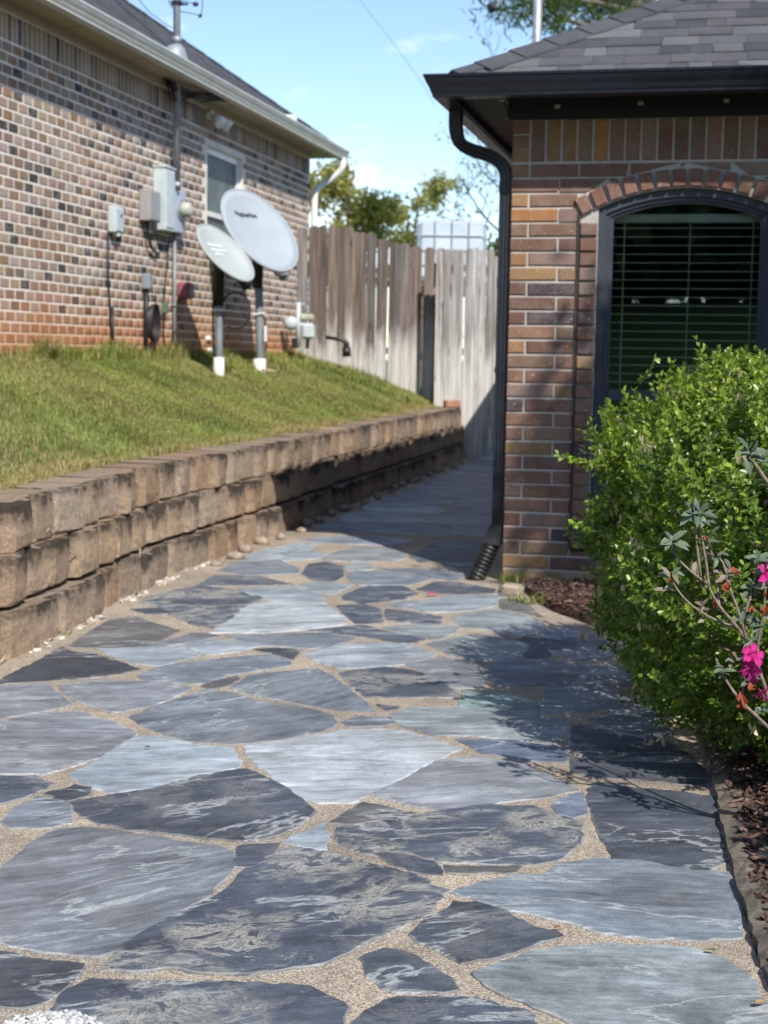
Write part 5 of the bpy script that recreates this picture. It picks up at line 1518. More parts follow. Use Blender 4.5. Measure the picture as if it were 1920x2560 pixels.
fo = empty('wooden_fence', at_depth(730, 900, 18.2) * 1.0); fo.location.z = 1.1
tag(fo, 'weathered grey-brown dog-ear board fence stepping down beside the left house', 'fence')
FB = [(60, 79, 530, 18.05), (80, 132, 524, 18.05), (133, 196, 518, 18.05), (203, 267, 515, 18.06), (268, 332, 511, 18.07), (333, 401, 508, 18.08), (402, 456, 503, 18.09), (457, 508, 508, 18.09),
      (511, 556, 548, 18.35), (557, 602, 552, 18.35), (603, 667, 566, 18.37), (668, 745, 593, 18.40), (755, 794, 618, 18.43), (795, 832, 622, 18.43), (833, 903, 634, 18.46), (904, 984, 656, 18.49), (996, 1062, 666, 18.53), (1076, 1140, 672, 18.62)]
for (x0_, x1_, zy, Y) in FB:
    q = at_depth(zpx((x0_ + x1_) / 2), 800, Y); a_, b_, _ = loc_L(q)
    board(fo, zpx(x0_), zpx(x1_), zpy(zy), Y, lawn_z(max(a_, 0), b_) - .06, FT)
for (zz, dz) in ((2.25, 0), (1.42, 0)):
    p0 = at_depth(zpx(62), 800, 18.08 + .05); p1 = at_depth(zpx(503), 800, 18.14); p2 = at_depth(zpx(1120), 800, 18.66)
    for (s, e, dz0, dz1) in ((p0, p1, 0, 0), (p1 + Vector((0, .24, 0)), p2, -.06, -.22)):
        s = Vector((s.x, s.y, zz + dz0)) - fo.location; e = Vector((e.x, e.y, zz + dz1)) - fo.location
        m_ = MB(); d = (e - s).normalized(); L = (e - s).length; ang = math.atan2(d.y, d.x); pit = math.asin(d.z)
        m_.box((s + e) / 2, (L, .038, .085), Matrix.Rotation(ang, 3, 'Z') @ Matrix.Rotation(-pit, 3, 'Y')); o = m_.build('rail', M['wood'], fo); o.color = (.26, .22, .19, 1)
for zx, Y in ((95, 18.16), (508, 18.46), (1075, 18.72)):
    q = at_depth(zpx(zx), 800, Y); m_ = MB(); m_.box(Vector((q.x, q.y, 1.35)) - fo.location, (.085, .085, 2.1)); o = m_.build('post', M['wood'], fo); o.color = (.26, .22, .19, 1)
ga = empty('fence_gate', at_z(1180, 1141)); tag(ga, 'bleached silver-grey board gate at the end of the flagstone path', 'gate')
GB = [(1086, 1130, 672), (1133, 1182, 670), (1185, 1231, 668), (1234, 1276, 666), (1279, 1329, 668), (1333, 1377, 669), (1381, 1425, 667), (1428, 1478, 669), (1484, 1512, 722), (1515, 1560, 790)]
GY = 18.0
for (x0_, x1_, zy) in GB:
    q = at_depth(zpx((x0_ + x1_) / 2), 800, GY)
    board(ga, zpx(x0_), zpx(x1_), zpy(zy), GY, .03 if q.x > .9 else .45, GTN)
x0_ = 1563
while at_depth(zpx(x0_), 800, GY).x < 2.9: board(ga, zpx(x0_), zpx(x0_ + 46), zpy(700), GY, .03, GTN); x0_ += 49
for zz in (2.3, 1.3, .45):
    p0 = at_depth(zpx(1088), 800, GY + .035); m_ = MB(); m_.box(Vector((p0.x + 1.12, GY + .038, zz)) - ga.location, (2.22, .036, .085)); o = m_.build('rail', M['wood'], ga); o.color = (.3, .28, .26, 1)

# ------------------------------------------------------------------ water tote on a stand behind the fence
TY = 24.5
tl = at_depth(1046, 548, TY); tr_ = at_depth(1216, 548, TY); tw = tr_.x - tl.x; tz1 = tl.z; th_ = 1.0
to = empty('water_tote', ((tl.x + tr_.x) / 2, TY + .5, tz1 - th_ - .14)); tag(to, 'white translucent caged water tote showing above the gate', 'water tote')
def tote_mat():
    m = Mat('tote_plastic'); m.col((.74, .80, .84)); m.rough(.35); m.b.inputs['Subsurface Weight'].default_value = 0.0
    n_ = m.noise(m.tc(), 2.5, 3, .5); m.col(m.ramp(n_, [(0.3, (.46, .54, .60)), (0.7, (.60, .66, .71))])); return m.m
M['tote'] = tote_mat(); tb = MB(); tb.bbox((0, 0, .14 + th_ / 2), (tw, 1.0, th_ - .02), .07); tb.build('tank', M['tote'], to, smooth=False)
for k in range(5):
    xk = -tw / 2 + tw * k / 4
    for yy in (-.52, .52): MB().tube([(xk, yy, .1), (xk, yy, .14 + th_)], .010, 6).build('cage_bar', M['galv'], to)
for k in range(5):
    zk = .14 + .03 + (th_ - .05) * k / 4
    MB().tube([(-tw / 2 - .015, -.52, zk), (tw / 2 + .015, -.52, zk), (tw / 2 + .015, .52, zk), (-tw / 2 - .015, .52, zk)], .010, 6, closed=True).build('cage_hoop', M['galv'], to)
pm = MB(); pm.box((0, 0, .07), (tw + .06, 1.06, .12)); pm.build('pallet', M['bark'], to)
sto = empty('timber_stand', (to.location.x, to.location.y, -.06)); tag(sto, 'timber stand under the white water tote behind the gate', 'stand')
hs = to.location.z + .06
for sx in (-1, 1):
    for sy in (-1, 1): m_ = MB(); m_.box((sx * (tw / 2 - .05), sy * .45, hs / 2), (.12, .12, hs)); m_.build('leg', M['bark'], sto)
m_ = MB(); m_.box((0, 0, hs - .03), (tw + .1, 1.1, .07)); m_.build('deck', M['bark'], sto)

# ------------------------------------------------------------------ trees
def make_tree(name, label, loc, height, spread, leaf_n, leaf_size, cols, seed, trunk_r=.16, crown_from=.35, levels=3, leaf_clump=.5, needle=False, lean=(0, 0), nb=9, group=None, drop=0.0):
    r = random.Random(seed); g = np.random.default_rng(seed)
    o = empty(name, loc); tag(o, label, 'tree', group)
    mb = MB(); tips = []
    def branch(p, d, L, rad, lev):
        n = 5; pts = [p]; rs = [rad]; q = p.copy(); dd = d.copy()
        for i in range(n):
            wb_ = .035 if lev == 0 else .16; dd = (dd + Vector((r.gauss(0, wb_), r.gauss(0, wb_), r.gauss(.05, .12)))).normalized(); q = q + dd * (L / n); pts.append(q.copy()); rs.append(max(rad * (1 - .75 * (i + 1) / n), .004))
        mb.tube(pts, rs, 6 if lev == 0 else (5 if lev == 1 else 3), cap=False)
        if lev >= levels - 1:
            tips.extend(pts[2:]); return
        k = nb if lev == 0 else r.randint(4, 6)
        for j in range(k):
            t = (crown_from + (1 - crown_from) * (j + r.random()) / k) if lev == 0 else r.uniform(.3, 1.0)
            i = min(int(t * n), n - 1); f = t * n - i; bp = pts[i].lerp(pts[i + 1], f)
            az = r.uniform(0, 6.28) if lev == 0 else None
            if lev == 0:
                e = r.uniform(.15, .75) if not needle else r.uniform(-.1, .25); nd = Vector((math.cos(az) * math.cos(e), math.sin(az) * math.cos(e), math.sin(e)))
                LL = spread * (1.15 - .55 * (t - crown_from) / (1 - crown_from)) * r.uniform(.75, 1.15)
            else:
                nd = (dd + Vector((r.gauss(0, .75), r.gauss(0, .75), r.gauss(.05, .45)))).normalized(); LL = L * r.uniform(.4, .65)
            branch(bp, nd, LL, max(rs[i] * .5, .006), lev + 1)
    branch(Vector((0, 0, -.1)), Vector((lean[0], lean[1], 1)).normalized(), height, trunk_r, 0)
    mb.build('trunk', M['bark'], o, smooth=True)
    if leaf_n:
        tp = np.array([tuple(t) for t in tips]); idx = g.integers(0, len(tp), leaf_n)
        # some twigs carry many leaves, some few
        wt = g.uniform(0, 1, len(tp)) ** 1.6; idx = g.choice(len(tp), leaf_n, p=wt / wt.sum())
        P = tp[idx] + g.normal(0, leaf_clump, (leaf_n, 3)) * np.array([1, 1, .8])
        D = unit(g.normal(0, 1, (leaf_n, 3)) + np.array([0, 0, -.2])); N = unit(g.normal(0, 1, (leaf_n, 3)) + np.array([0, 0, .6]))
        C = np.array(cols)[g.integers(0, len(cols), leaf_n)] * g.uniform(.75, 1.2, (leaf_n, 1))
        L = leaf_size * g.uniform(.7, 1.3, leaf_n); W = L * (.14 if needle else .6)
        V, F, CC = quad_leaf_arrays(P, D, N, L, W, C)
        c = link('crown', np_mesh('crown', V, F, CC), M['far_leaf'], o); c['kind'] = 'stuff'
    return o
YG = [(0.30, 0.29, 0.085), (0.36, 0.335, 0.11), (0.24, 0.25, 0.08), (0.40, 0.36, 0.14)]
DG = [(0.05, 0.085, 0.025), (0.075, 0.115, 0.035), (0.10, 0.14, 0.045)]
def foot(px, Y): p = at_depth(px, 1000, Y); return Vector((p.x, Y, -.06))
make_tree('background_tree', 'rounded yellow-green spring tree beyond the fence, next to the white downspout', foot(868, 36), 5.2, 1.45, 9500, .13, YG, 101, .12, .40, 3, .15, nb=13)
make_tree('background_tree', 'sparse yellow-green tree with open crown beyond the fence, beside the water tote', foot(1012, 40), 5.6, 1.4, 3600, .13, YG, 77, .08, .40, 3, .13, nb=11)
make_tree('bare_tree', 'nearly leafless grey tree with fine twigs behind the downspout', foot(1310, 30), 6.2, 2.2, 900, .09, YG, 61, .09, .3, 4, .08, nb=12)
make_tree('pine_tree', 'tall dark green pine with open tufts above the shingled roof', foot(1560, 27), 13.0, 2.4, 26000, .22, DG, 45, .2, .5, 3, .2, True, nb=26)
make_tree('background_tree', 'low yellow-green thicket tree close behind the gate and tote', foot(1285, 33), 3.6, .9, 2500, .14, YG, 13, .12, .3, 3, .17, nb=9)
# the front yard rises gently away from the houses
def front_z(y): t = min(max((-3.5 - y) / 13.0, 0), 1); return 2.5 * t * t * (3 - 2 * t)
fy = list(np.arange(-3.5, -17.5, -1.0)) + [-24, -40, -120]
fm_ = MB(); fm_.add([(x_, y_, front_z(y_) - (.055 if y_ > -3.6 else 0)) for y_ in fy for x_ in (-90, -30, -8, 8, 30, 90)], [(i * 6 + k, (i + 1) * 6 + k, (i + 1) * 6 + k + 1, i * 6 + k + 1) for i in range(len(fy) - 1) for k in range(5)])
tag(fm_.build('front_lawn', M['far_ground'], None, True), kind='structure')
# front-yard trees behind the camera: one shades the brick front, the others show in the window
ct = Vector((2.0, 7.9, .95)) + SUN * (5.2 / math.cos(SUN_EL))
make_tree('yard_tree', 'leafy young yard tree standing in front of the right house', Vector((ct.x + .35, ct.y - .1, -.06)), ct.z + .75, .80, 11000, .10, DG, 5, .09, .76, 3, .17, nb=16)
for i, (x_, y_, h_, sp, lb) in enumerate([(-7.5, -13, 8, 3.0, 'broad dark green tree across the front lawn, behind the camera'), (-2.2, -17, 9, 3.2, 'tall dark green tree far across the front lawn'), (-12, -11, 7, 2.8, 'shorter dark green tree at the far side of the front lawn'), (3.0, -19, 9, 3.0, 'dark green tree beyond the street side of the front lawn')]):
    make_tree('front_tree', lb, Vector((x_, y_, front_z(y_) - .1)), h_, sp, 9000, .42, DG, 200 + i, .2, .10, 3, .55, nb=16)

for i in range(14):
    make_tree('hedge_tree', ['low bushy evergreen in the hedge line across the front lawn', 'bushy hedge evergreen at the back of the front lawn'][i % 2], Vector((-17 + i * 1.75, -21.5 + (i % 2) * 1.6, front_z(-21.5) - .1)), 5.6, 2.4, 6000, .7, DG, 300 + i, .14, .04, 3, .7, nb=20, group='hedge line across the front lawn' + (' rear' if i % 2 else ''))

# ------------------------------------------------------------------ planting bed
bv = []; bfc = []
by = np.arange(1.0, 8.2, .2)
for yy in by:
    e = edge_x(yy) + .0
    for k, f in enumerate((0.0, .06, .3, 1.0)):
        x_ = e + f * 4.0
        yl = min(yy, 8.16 - math.tan(TH) * (x_ - .665) - .0)
        bv.append((x_, yl, (-.01, .022, .035, .04)[k] + random.uniform(-.006, .006) * (k > 0)))
for i in range(len(by) - 1):
    for k in range(3): q = i * 4 + k; bfc.append((q, q + 1, q + 5, q + 4))
bd = MB(); bd.add(bv, bfc); tag(bd.build('planting_bed', M['soil'], smooth=True), kind='structure')
def chips(n, sampler, lmin, lmax, cols, flat=.35, wf=.28):
    P = np.array([sampler() for _ in range(n)]); D = unit(rng.normal(0, 1, (n, 3)) * np.array([1, 1, flat])); N = unit(rng.normal(0, .5, (n, 3)) + np.array([0, 0, 1]))
    L = rng.uniform(lmin, lmax, n); W = L * rng.uniform(wf * .6, wf * 1.4, n); S = unit(np.cross(D, N)); N = np.cross(S, D); H = W * .4
    vs = []
    for (a, b, c) in ((-1, -1, 0), (1, -1, 0), (1, 1, 0), (-1, 1, 0), (-.9, -.6, 1), (.9, -.6, 1), (.9, .6, 1), (-.9, .6, 1)):
        vs.append(P + D * (L * a / 2)[:, None] + S * (W * b / 2)[:, None] + N * (H * c)[:, None])
    V = np.stack(vs, 1).reshape(-1, 3); Q = np.array([(4, 5, 6, 7), (0, 1, 5, 4), (1, 2, 6, 5), (2, 3, 7, 6), (3, 0, 4, 7)])
    F = (np.arange(n)[:, None, None] * 8 + Q[None]).reshape(-1, 4)
    C = np.array(cols)[rng.integers(0, len(cols), n)] * rng.uniform(.7, 1.25, (n, 1))
    return np_mesh('chips', V, F, np.repeat(C, 8, 0))
def attr_mat(name, rough=.9):
    m = Mat(name); m.col(m.mix(.6, m.attr('col'), m.ramp(m.noise(m.pos(), 120, 4, .7), [(0.3, .6), (0.7, 1.3)]), 'MULTIPLY')); m.rough(rough); m.spec(.2); return m.m
M['chips'] = attr_mat('wood_chips'); M['gravel'] = attr_mat('white_gravel', .7)
def s_bed():
    while True:
        y_ = random.uniform(2.2, 8.0); x_ = edge_x(y_) + abs(random.gauss(0, .55)) + .03
        if y_ < 8.14 - math.tan(TH) * (x_ - .665) - .03: return (x_, y_, .03 + random.uniform(0, .02))
MC = [(0.085, 0.05, 0.038), (0.13, 0.075, 0.055), (0.05, 0.032, 0.027), (0.17, 0.11, 0.085)]
tag(link('mulch', chips(12000, s_bed, .012, .045, MC), M['chips']), 'dark brown shredded bark mulch at the foot of the right brick wall', 'mulch', kind='stuff')
# edging stones between path and bed
ed = empty('garden_edging', at_z(1860, 2200)); tag(ed, 'row of weathered brown edging stones between the path and the shrub', 'edging')
M['edge'] = plain('weathered_edging', (0.16, 0.135, 0.108), .9, 0, .35, 12, .8)
re_ = random.Random(6)
y_ = 1.3
while y_ < 4.6:
    L = re_.uniform(.42, .62); ym = y_ + L / 2; w = re_.uniform(.095, .115)
    e0 = edge_x(y_ + .02); e1 = edge_x(y_ + L - .02)
    ang = math.atan2(L, e1 - e0) - math.pi / 2
    m_ = MB(); vs = []; fs = []; NL, NW = 12, 4; hgt = .035
    for i in range(NL + 1):
        for j in range(NW + 1):
            u = i / NL; v = j / NW
            edge_d = .008 * (1 if j in (0, NW) else 0) + .012 * (1 if i in (0, NL) else 0)
            vs.append(((v - .5) * w + re_.gauss(0, .003), (u - .5) * L * .985 + re_.gauss(0, .002), hgt - edge_d + re_.gauss(0, .003)))
    for i in range(NL):
        for j in range(NW): q = i * (NW + 1) + j; fs.append((q, q + 1, q + NW + 2, q + NW + 1))
    rim = [i * (NW + 1) for i in range(NL + 1)][::-1] + list(range(1, NW + 1)) + [i * (NW + 1) + NW for i in range(1, NL + 1)] + [NL * (NW + 1) + j for j in range(NW - 1, 0, -1)]
    rim = list(range(0, NW + 1)) + [i * (NW + 1) + NW for i in range(1, NL + 1)] + [NL * (NW + 1) + j for j in range(NW - 1, -1, -1)] + [i * (NW + 1) for i in range(NL - 1, 0, -1)]
    nb0 = len(vs); vs += [(vs[i][0], vs[i][1], -.03) for i in rim]; k_ = len(rim)
    for i in range(k_): j = (i + 1) % k_; fs.append((rim[i], nb0 + i, nb0 + j, rim[j]))
    o = m_.add(vs, fs).build('edging_stone', M['edge'], ed, False); o.location = Vector(((e0 + e1) / 2 + w / 2 - .005, ym, 0)) - ed.location; o.rotation_euler = (0, 0, ang)
    y_ += L

# ------------------------------------------------------------------ boxwood
def shrub(name, label, centre, rx, ry, h, zlow_, nsprig, seed, keep=None):
    g = np.random.default_rng(seed)
    o = empty(name, (centre[0], centre[1], 0)); tag(o, label, 'shrub')
    n = nsprig
    # directions over a rounded box
    d = unit(g.normal(0, 1, (n * 2, 3))); d = d[d[:, 2] > -.72][:n]; n = len(d)
    e = 3.6
    rad = (np.abs(d[:, 0]) ** e + np.abs(d[:, 1]) ** e + np.abs(d[:, 2]) ** e) ** (-1 / e)
    lump = 1 + .055 * np.sin(d[:, 0] * 9 + 1.3 * np.sin(d[:, 2] * 7)) * np.sin(d[:, 1] * 8 + 2) + .04 * np.sin(d[:, 2] * 13 + d[:, 0] * 5)
    hz = (h - zlow_) / 2
    shell = np.clip(1 - np.abs(g.normal(0, .085, n)), .55, 1.0)
    stick = g.uniform(0, 1, n) < .035; shell = np.where(stick, g.uniform(1.0, 1.06, n), shell)
    S = d * (rad * lump * shell)[:, None] * np.array([rx, ry, hz]) + np.array([0, 0, zlow_ + hz])
    # lower part tucks in
    t = np.clip((.42 - S[:, 2]) / .42, 0, 1); S[:, :2] *= (1 - .16 * t ** 1.6)[:, None]
    nrm = unit(d / np.array([rx, ry, hz]))
    D = unit(nrm * .75 + np.array([0, 0, .75]) + g.normal(0, .38, (n, 3)))
    SL = g.uniform(.055, .12, n); k = 6
    # leaf pairs up each sprig
    PP = []; DD = []; NN = []; LL = []; WW = []; CC = []
    a0 = unit(np.cross(D, g.normal(0, 1, (n, 3)))); b0 = np.cross(D, a0)
    base = np.array([[0.115, 0.205, 0.026]]); lite = np.array([[0.36, 0.45, 0.065]]); dark = np.array([[0.04, 0.085, 0.016]])
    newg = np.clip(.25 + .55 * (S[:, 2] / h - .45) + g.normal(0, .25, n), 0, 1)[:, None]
    for i in range(k):
        f = i / (k - 1)
        for s in (-1, 1):
            ax = a0 if i % 2 == 0 else b0
            P = S + D * (SL * (f - .3))[:, None]
            dr = unit(ax * s * (1.0 - .45 * f) + D * (.45 + .6 * f) + g.normal(0, .18, (n, 3)))
            PP.append(P); DD.append(dr); NN.append(unit(D * (1 - .3 * f) - ax * s * .35 + g.normal(0, .16, (n, 3))))
            L = g.uniform(.023, .034, n) * (1 - .22 * f); LL.append(L); WW.append(L * g.uniform(.56, .68, n))
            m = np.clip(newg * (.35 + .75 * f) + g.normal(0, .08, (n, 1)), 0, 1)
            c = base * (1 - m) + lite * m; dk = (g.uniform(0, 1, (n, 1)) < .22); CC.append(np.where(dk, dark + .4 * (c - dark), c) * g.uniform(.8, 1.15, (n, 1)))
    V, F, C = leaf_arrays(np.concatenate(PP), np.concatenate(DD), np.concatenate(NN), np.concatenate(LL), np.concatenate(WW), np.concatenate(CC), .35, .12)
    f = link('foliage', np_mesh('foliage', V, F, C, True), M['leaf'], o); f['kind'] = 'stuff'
    # sprig stems (thin ribbons) and woody inside
    st = MB()
    r = random.Random(seed)
    for j in range(70):
        i = r.randrange(n); p = Vector(S[i]); b_ = Vector((r.gauss(0, .08), r.gauss(0, .08), -.02)); mid = b_.lerp(p, .5) + Vector((r.gauss(0, .07), r.gauss(0, .07), r.uniform(-.05, .08)))
        st.tube([b_, b_.lerp(mid, .5) + Vector((0, 0, .04)), mid, mid.lerp(p, .6), p], [.014, .011, .008, .005, .002], 5, cap=False)
    st.build('stems', M['twig'], o, True)
    ii = g.choice(n, n // 2, replace=False); A0 = S[ii] - D[ii] * (SL[ii] * .6)[:, None]; A1 = S[ii] + D[ii] * (SL[ii] * .7)[:, None]
    sd_ = unit(np.cross(D[ii], g.normal(0, 1, (len(ii), 3)))) * .0011
    Vs = np.stack([A0 - sd_, A0 + sd_, A1 + sd_ * .5, A1 - sd_ * .5], 1).reshape(-1, 3); Fs = np.arange(len(ii) * 4).reshape(-1, 4)
    tw = link('twigs', np_mesh('twigs', Vs, Fs, np.tile(np.array([[.20, .21, .07]]), (len(Vs), 1))), M['leaf'], o); tw['kind'] = 'stuff'
    # pale dead leaf clusters
    cand = np.where((d[:, 0] < .35) & (d[:, 1] < .5) & (shell > .95))[0]; pick = g.choice(cand, 70, replace=False)
    PP = []; DD = []; NN = []; LL = []; CC = []
    for i in pick:
        m_ = g.integers(3, 8); p = S[i] + nrm[i] * .05
        PP.append(p + g.normal(0, .012, (m_, 3))); DD.append(unit(np.array([0, 0, -1.0]) + g.normal(0, .35, (m_, 3)))); NN.append(unit(nrm[i] + g.normal(0, .4, (m_, 3)))); LL.append(g.uniform(.022, .036, m_)); CC.append(np.array([[.68, .60, .40]]) * g.uniform(.55, 1.1, (m_, 1)))
    V, F, C = leaf_arrays(np.concatenate(PP), np.concatenate(DD), np.concatenate(NN), np.concatenate(LL), np.concatenate(LL) * .5, np.concatenate(CC), .5, .2)
    dd_ = link('dead_leaves', np_mesh('dead_leaves', V, F, C, True), M['leaf'], o); dd_['kind'] = 'stuff'
    return o
bwx = shrub('boxwood_shrub', 'bright green rounded boxwood shrub with small glossy leaves beneath the arched window', (1.67, 4.86), .885, 1.04, 1.205, .0, 7600, 3)
# outlying twigs that reach left over the path
for (q0, q1, Yt, n_) in (((1500, 1165), (1394, 1137), 4.62, 26), ((1490, 1330), (1434, 1310), 4.6, 14), ((1600, 960), (1640, 892), 4.5, 12)):
    s0 = at_depth(*q0, Yt + .1) - bwx.location; s1 = at_depth(*q1, Yt) - bwx.location; mid = s0.lerp(s1, .5) + Vector((0, 0, -.012))
    MB().tube([s0, mid, s1], [.003, .002, .001], 5).build('twig', M['twig'], bwx, True)
    t = rng.uniform(.05, 1.0, n_ * 2)[:, None]; P = np.array(tuple(s0)) * (1 - t) ** 2 + 2 * np.array(tuple(mid)) * t * (1 - t) + np.array(tuple(s1)) * t ** 2
    ax = np.array(tuple((s1 - s0).normalized())); D = unit(ax * .7 + rng.normal(0, .7, (len(P), 3)) + np.array([0, 0, .3])); N = unit(rng.normal(0, .4, (len(P), 3)) + np.array([0, -.4, .8]))
    L = rng.uniform(.018, .028, len(P)); C = np.array([[.22, .32, .045]]) * rng.uniform(.7, 1.25, (len(P), 1))
    V, F, C = leaf_arrays(P, D, N, L, L * .62, C, .3, .12); tl_ = link('twig_leaves', np_mesh('twig_leaves', V, F, C, True), M['leaf'], bwx); tl_['kind'] = 'stuff'
# ------------------------------------------------------------------ azalea
az = empty('azalea_shrub', (1.16, 3.62, .02)); tag(az, 'straggly azalea with magenta flowers and bare twigs in front of the boxwood', 'shrub')
fxy = lambda x_, y_, Y: at_depth(1380 + .3979 * x_, 880 + .3979 * y_, Y) - az.location
YZ = 3.72
TW = [[(1420, 2350), (1300, 1990), (1225, 1820), (1160, 1720), (1050, 1600), (1000, 1510), (980, 1460)], [(980, 1460), (930, 1425), (850, 1360), (790, 1300), (755, 1230)],
      [(985, 1470), (970, 1330), (950, 1220), (935, 1120), (925, 1060)], [(935, 1430), (920, 1300), (905, 1150), (900, 1060)], [(1160, 1730), (1060, 1700), (960, 1650), (860, 1580), (790, 1500), (750, 1430)],
      [(1050, 1600), (1040, 1480), (1000, 1260), (985, 1180)], [(1225, 1820), (1170, 1620), (1110, 1470), (1090, 1400)], [(1300, 1990), (1290, 1820), (1330, 1640), (1345, 1420)], [(1225, 1800), (1210, 1640), (1260, 1500), (1290, 1330)],
      [(1450, 2450), (1330, 2330), (1190, 2200), (1110, 2090), (1060, 2000)], [(1190, 2200), (1200, 2120), (1230, 2060)], [(1300, 1990), (1250, 1960)], [(1420, 900), (1340, 800), (1290, 720), (1240, 660)], [(1420, 900), (1345, 860)],
      [(1450, 2300), (1440, 1900), (1430, 1500), (1420, 900)], [(1150, 1600), (1080, 1330), (1055, 1300)]]
rz_ = random.Random(12)
for t in TW:
    pts = [fxy(x_, y_, YZ - .05 + rz_.uniform(-.02, .02)) for x_, y_ in t]; pts = smooth_path(pts, 3)
    r0 = .0058 if t is TW[0] or t[0][0] > 1410 else .0040
    MB().tube(pts, [max(r0 * (1 - .55 * i / len(pts)), .0018) for i in range(len(pts))], 6).build('branch', M['twig'], az, True)
# trunks reaching the ground
for (x_, y_) in ((1420, 2350), (1450, 2450), (1450, 2300)):
    p = fxy(x_, y_, YZ - .05); MB().tube([p, p * .5 + Vector((.02, 0, 0)), Vector((rz_.uniform(-.03, .03), rz_.uniform(-.03, .03), -.02))], [.006, .008, .010], 6).build('branch', M['twig'], az, True)
LM = {}
def leaf_obj(mesh_key, L, W, p, d, n, col, mat, name):
    key = (mesh_key,)
    if key not in LM:
        V, F, _ = leaf_arrays(np.zeros((1, 3)), np.array([[1.0, 0, 0]]), np.array([[0, 0, 1.0]]), np.array([1.0]), np.array([W / L]), np.zeros((1, 3)), .3, .18)
        me = np_mesh(name, V, F, None, True); me.materials.append(mat); LM[key] = me
    o = link(name, LM[key], None, az)
    d = Vector(d).normalized(); n = Vector(n); s = n.cross(d).normalized(); n = d.cross(s)
    o.matrix_local = Matrix(((d.x * L, s.x * L, n.x * L, p.x), (d.y * L, s.y * L, n.y * L, p.y), (d.z * L, s.z * L, n.z * L, p.z), (0, 0, 0, 1)))
    o.color = (*col, 1); return o
GL = [(0.11, 0.16, 0.10), (0.14, 0.19, 0.12), (0.085, 0.125, 0.085), (0.16, 0.20, 0.14)]; BR = [(0.20, 0.15, 0.12), (0.26, 0.20, 0.16)]
CLS = [(755, 1190, 7, .040, GL), (905, 1030, 8, .042, GL), (935, 1030, 5, .036, GL), (740, 1400, 5, .036, GL + BR), (700, 1480, 2, .034, BR), (985, 1160, 4, .028, GL), (1055, 1290, 5, .026, GL + BR), (1095, 1400, 5, .030, BR), (945, 1620, 5, .026, BR),
       (1260, 1480, 7, .034, GL), (1290, 1320, 6, .040, GL), (1240, 640, 7, .042, GL), (1345, 660, 4, .040, GL), (1345, 1420, 5, .032, GL), (1060, 1990, 6, .030, GL), (1230, 2050, 4, .03, GL), (1200, 1640, 5, .038, GL), (1330, 1690, 6, .04, GL), (1150, 1930, 5, .028, GL + BR), (1330, 2250, 5, .03, GL), (1250, 1830, 4, .03, GL)]
for (x_, y_, n_, L, cols) in CLS:
    p = fxy(x_, y_, YZ - .05)
    n_ = int(n_ * 1.4)
    for k in range(n_):
        a_ = 6.283 * k / n_ + rz_.uniform(-.4, .4)
        d = Vector((math.cos(a_), -.35 + rz_.gauss(0, .3), math.sin(a_) * .7 + .1)); nn_ = Vector((rz_.gauss(0, .3), -.6, .8))
        leaf_obj('az', L * rz_.uniform(.8, 1.15), L * .42, p + Vector((rz_.gauss(0, .006), rz_.gauss(0, .006), rz_.gauss(0, .006))), d, nn_, rz_.choice(cols), M['azalea_leaf'], 'leaf')
MAG = (0.72, 0.035, 0.30); RUST = (0.36, 0.10, 0.045)
def flower(x_, y_, size, col, n=5, droop=0.0, face=(-.5, -.8, .3)):
    p = fxy(x_, y_, YZ - .07); fx = Vector(face).normalized(); u = Vector((0, 0, 1)).cross(fx).normalized(); w = fx.cross(u)
    V = []; F = []
    for k in range(n):
        a_ = 6.283 * k / n + rz_.uniform(-.15, .15); ln = size * rz_.uniform(.85, 1.15) * (1 - droop * rz_.uniform(0, .35))
        rd = u * math.cos(a_) + w * math.sin(a_)
        if droop: rd = (rd * .35 + fx * .5 + Vector((rz_.gauss(0, .2), rz_.gauss(0, .2), -.8))).normalized()
        sd_ = rd.cross(fx).normalized(); b = len(V)
        # tube, throat, then a flared and wavy limb
        rows = ((0.0, .05, -.55), (.12, .16, -.25), (.38, .44, .02), (.66, .66, .10), (.88, .58, .02), (1.0, .22, -.08))
        tw_ = rz_.uniform(-.25, .25)
        for (t, wd, lift) in rows:
            c = rd * (t * ln) + fx * (lift * size * (1 - .6 * droop)); 
            for q in (-1, -.4, .4, 1):
                wav = (.10 * math.sin(q * 4 + k * 2 + t * 5) * t + tw_ * q * t + .12 * (1 - q * q) * -t + rz_.gauss(0, .03) * t) * size * (1 + droop)
                V.append(c + sd_ * (q * wd * size * .5 * (1 - .35 * droop)) + fx * wav)
        for i in range(len(rows) - 1):
            for j in range(3): F.append((b + 4 * i + j, b + 4 * i + j + 1, b + 4 * i + j + 5, b + 4 * i + j + 4))
    o = MB().add(V, F).build('flower', M['petal'], az, True, p); k = rz_.uniform(.8, 1.1); o.color = (min(1, col[0] * k), col[1] * k, col[2] * k, 1)
    if col is MAG:
        for k in range(5): MB().tube([tuple(fx * size * -.4), tuple(fx * size * .4 + u * rz_.gauss(0, .10) * size), tuple(fx * size * .85 + u * rz_.gauss(0, .22) * size + w * rz_.gauss(-.1, .15) * size)], .0007, 4).build('stamen', M['petal'], o).color = (*MAG, 1)
    return o
for (x_, y_, s_, f_) in ((1240, 1985, .036, (-.75, -.55, -.1)), (1262, 1900, .032, (.1, -.7, .7)), (1352, 1390, .030, (.6, -.7, .2)), (1318, 2140, .024, (.5, -.3, -.7))): flower(x_, y_, s_, MAG, 5, 0.0, f_)
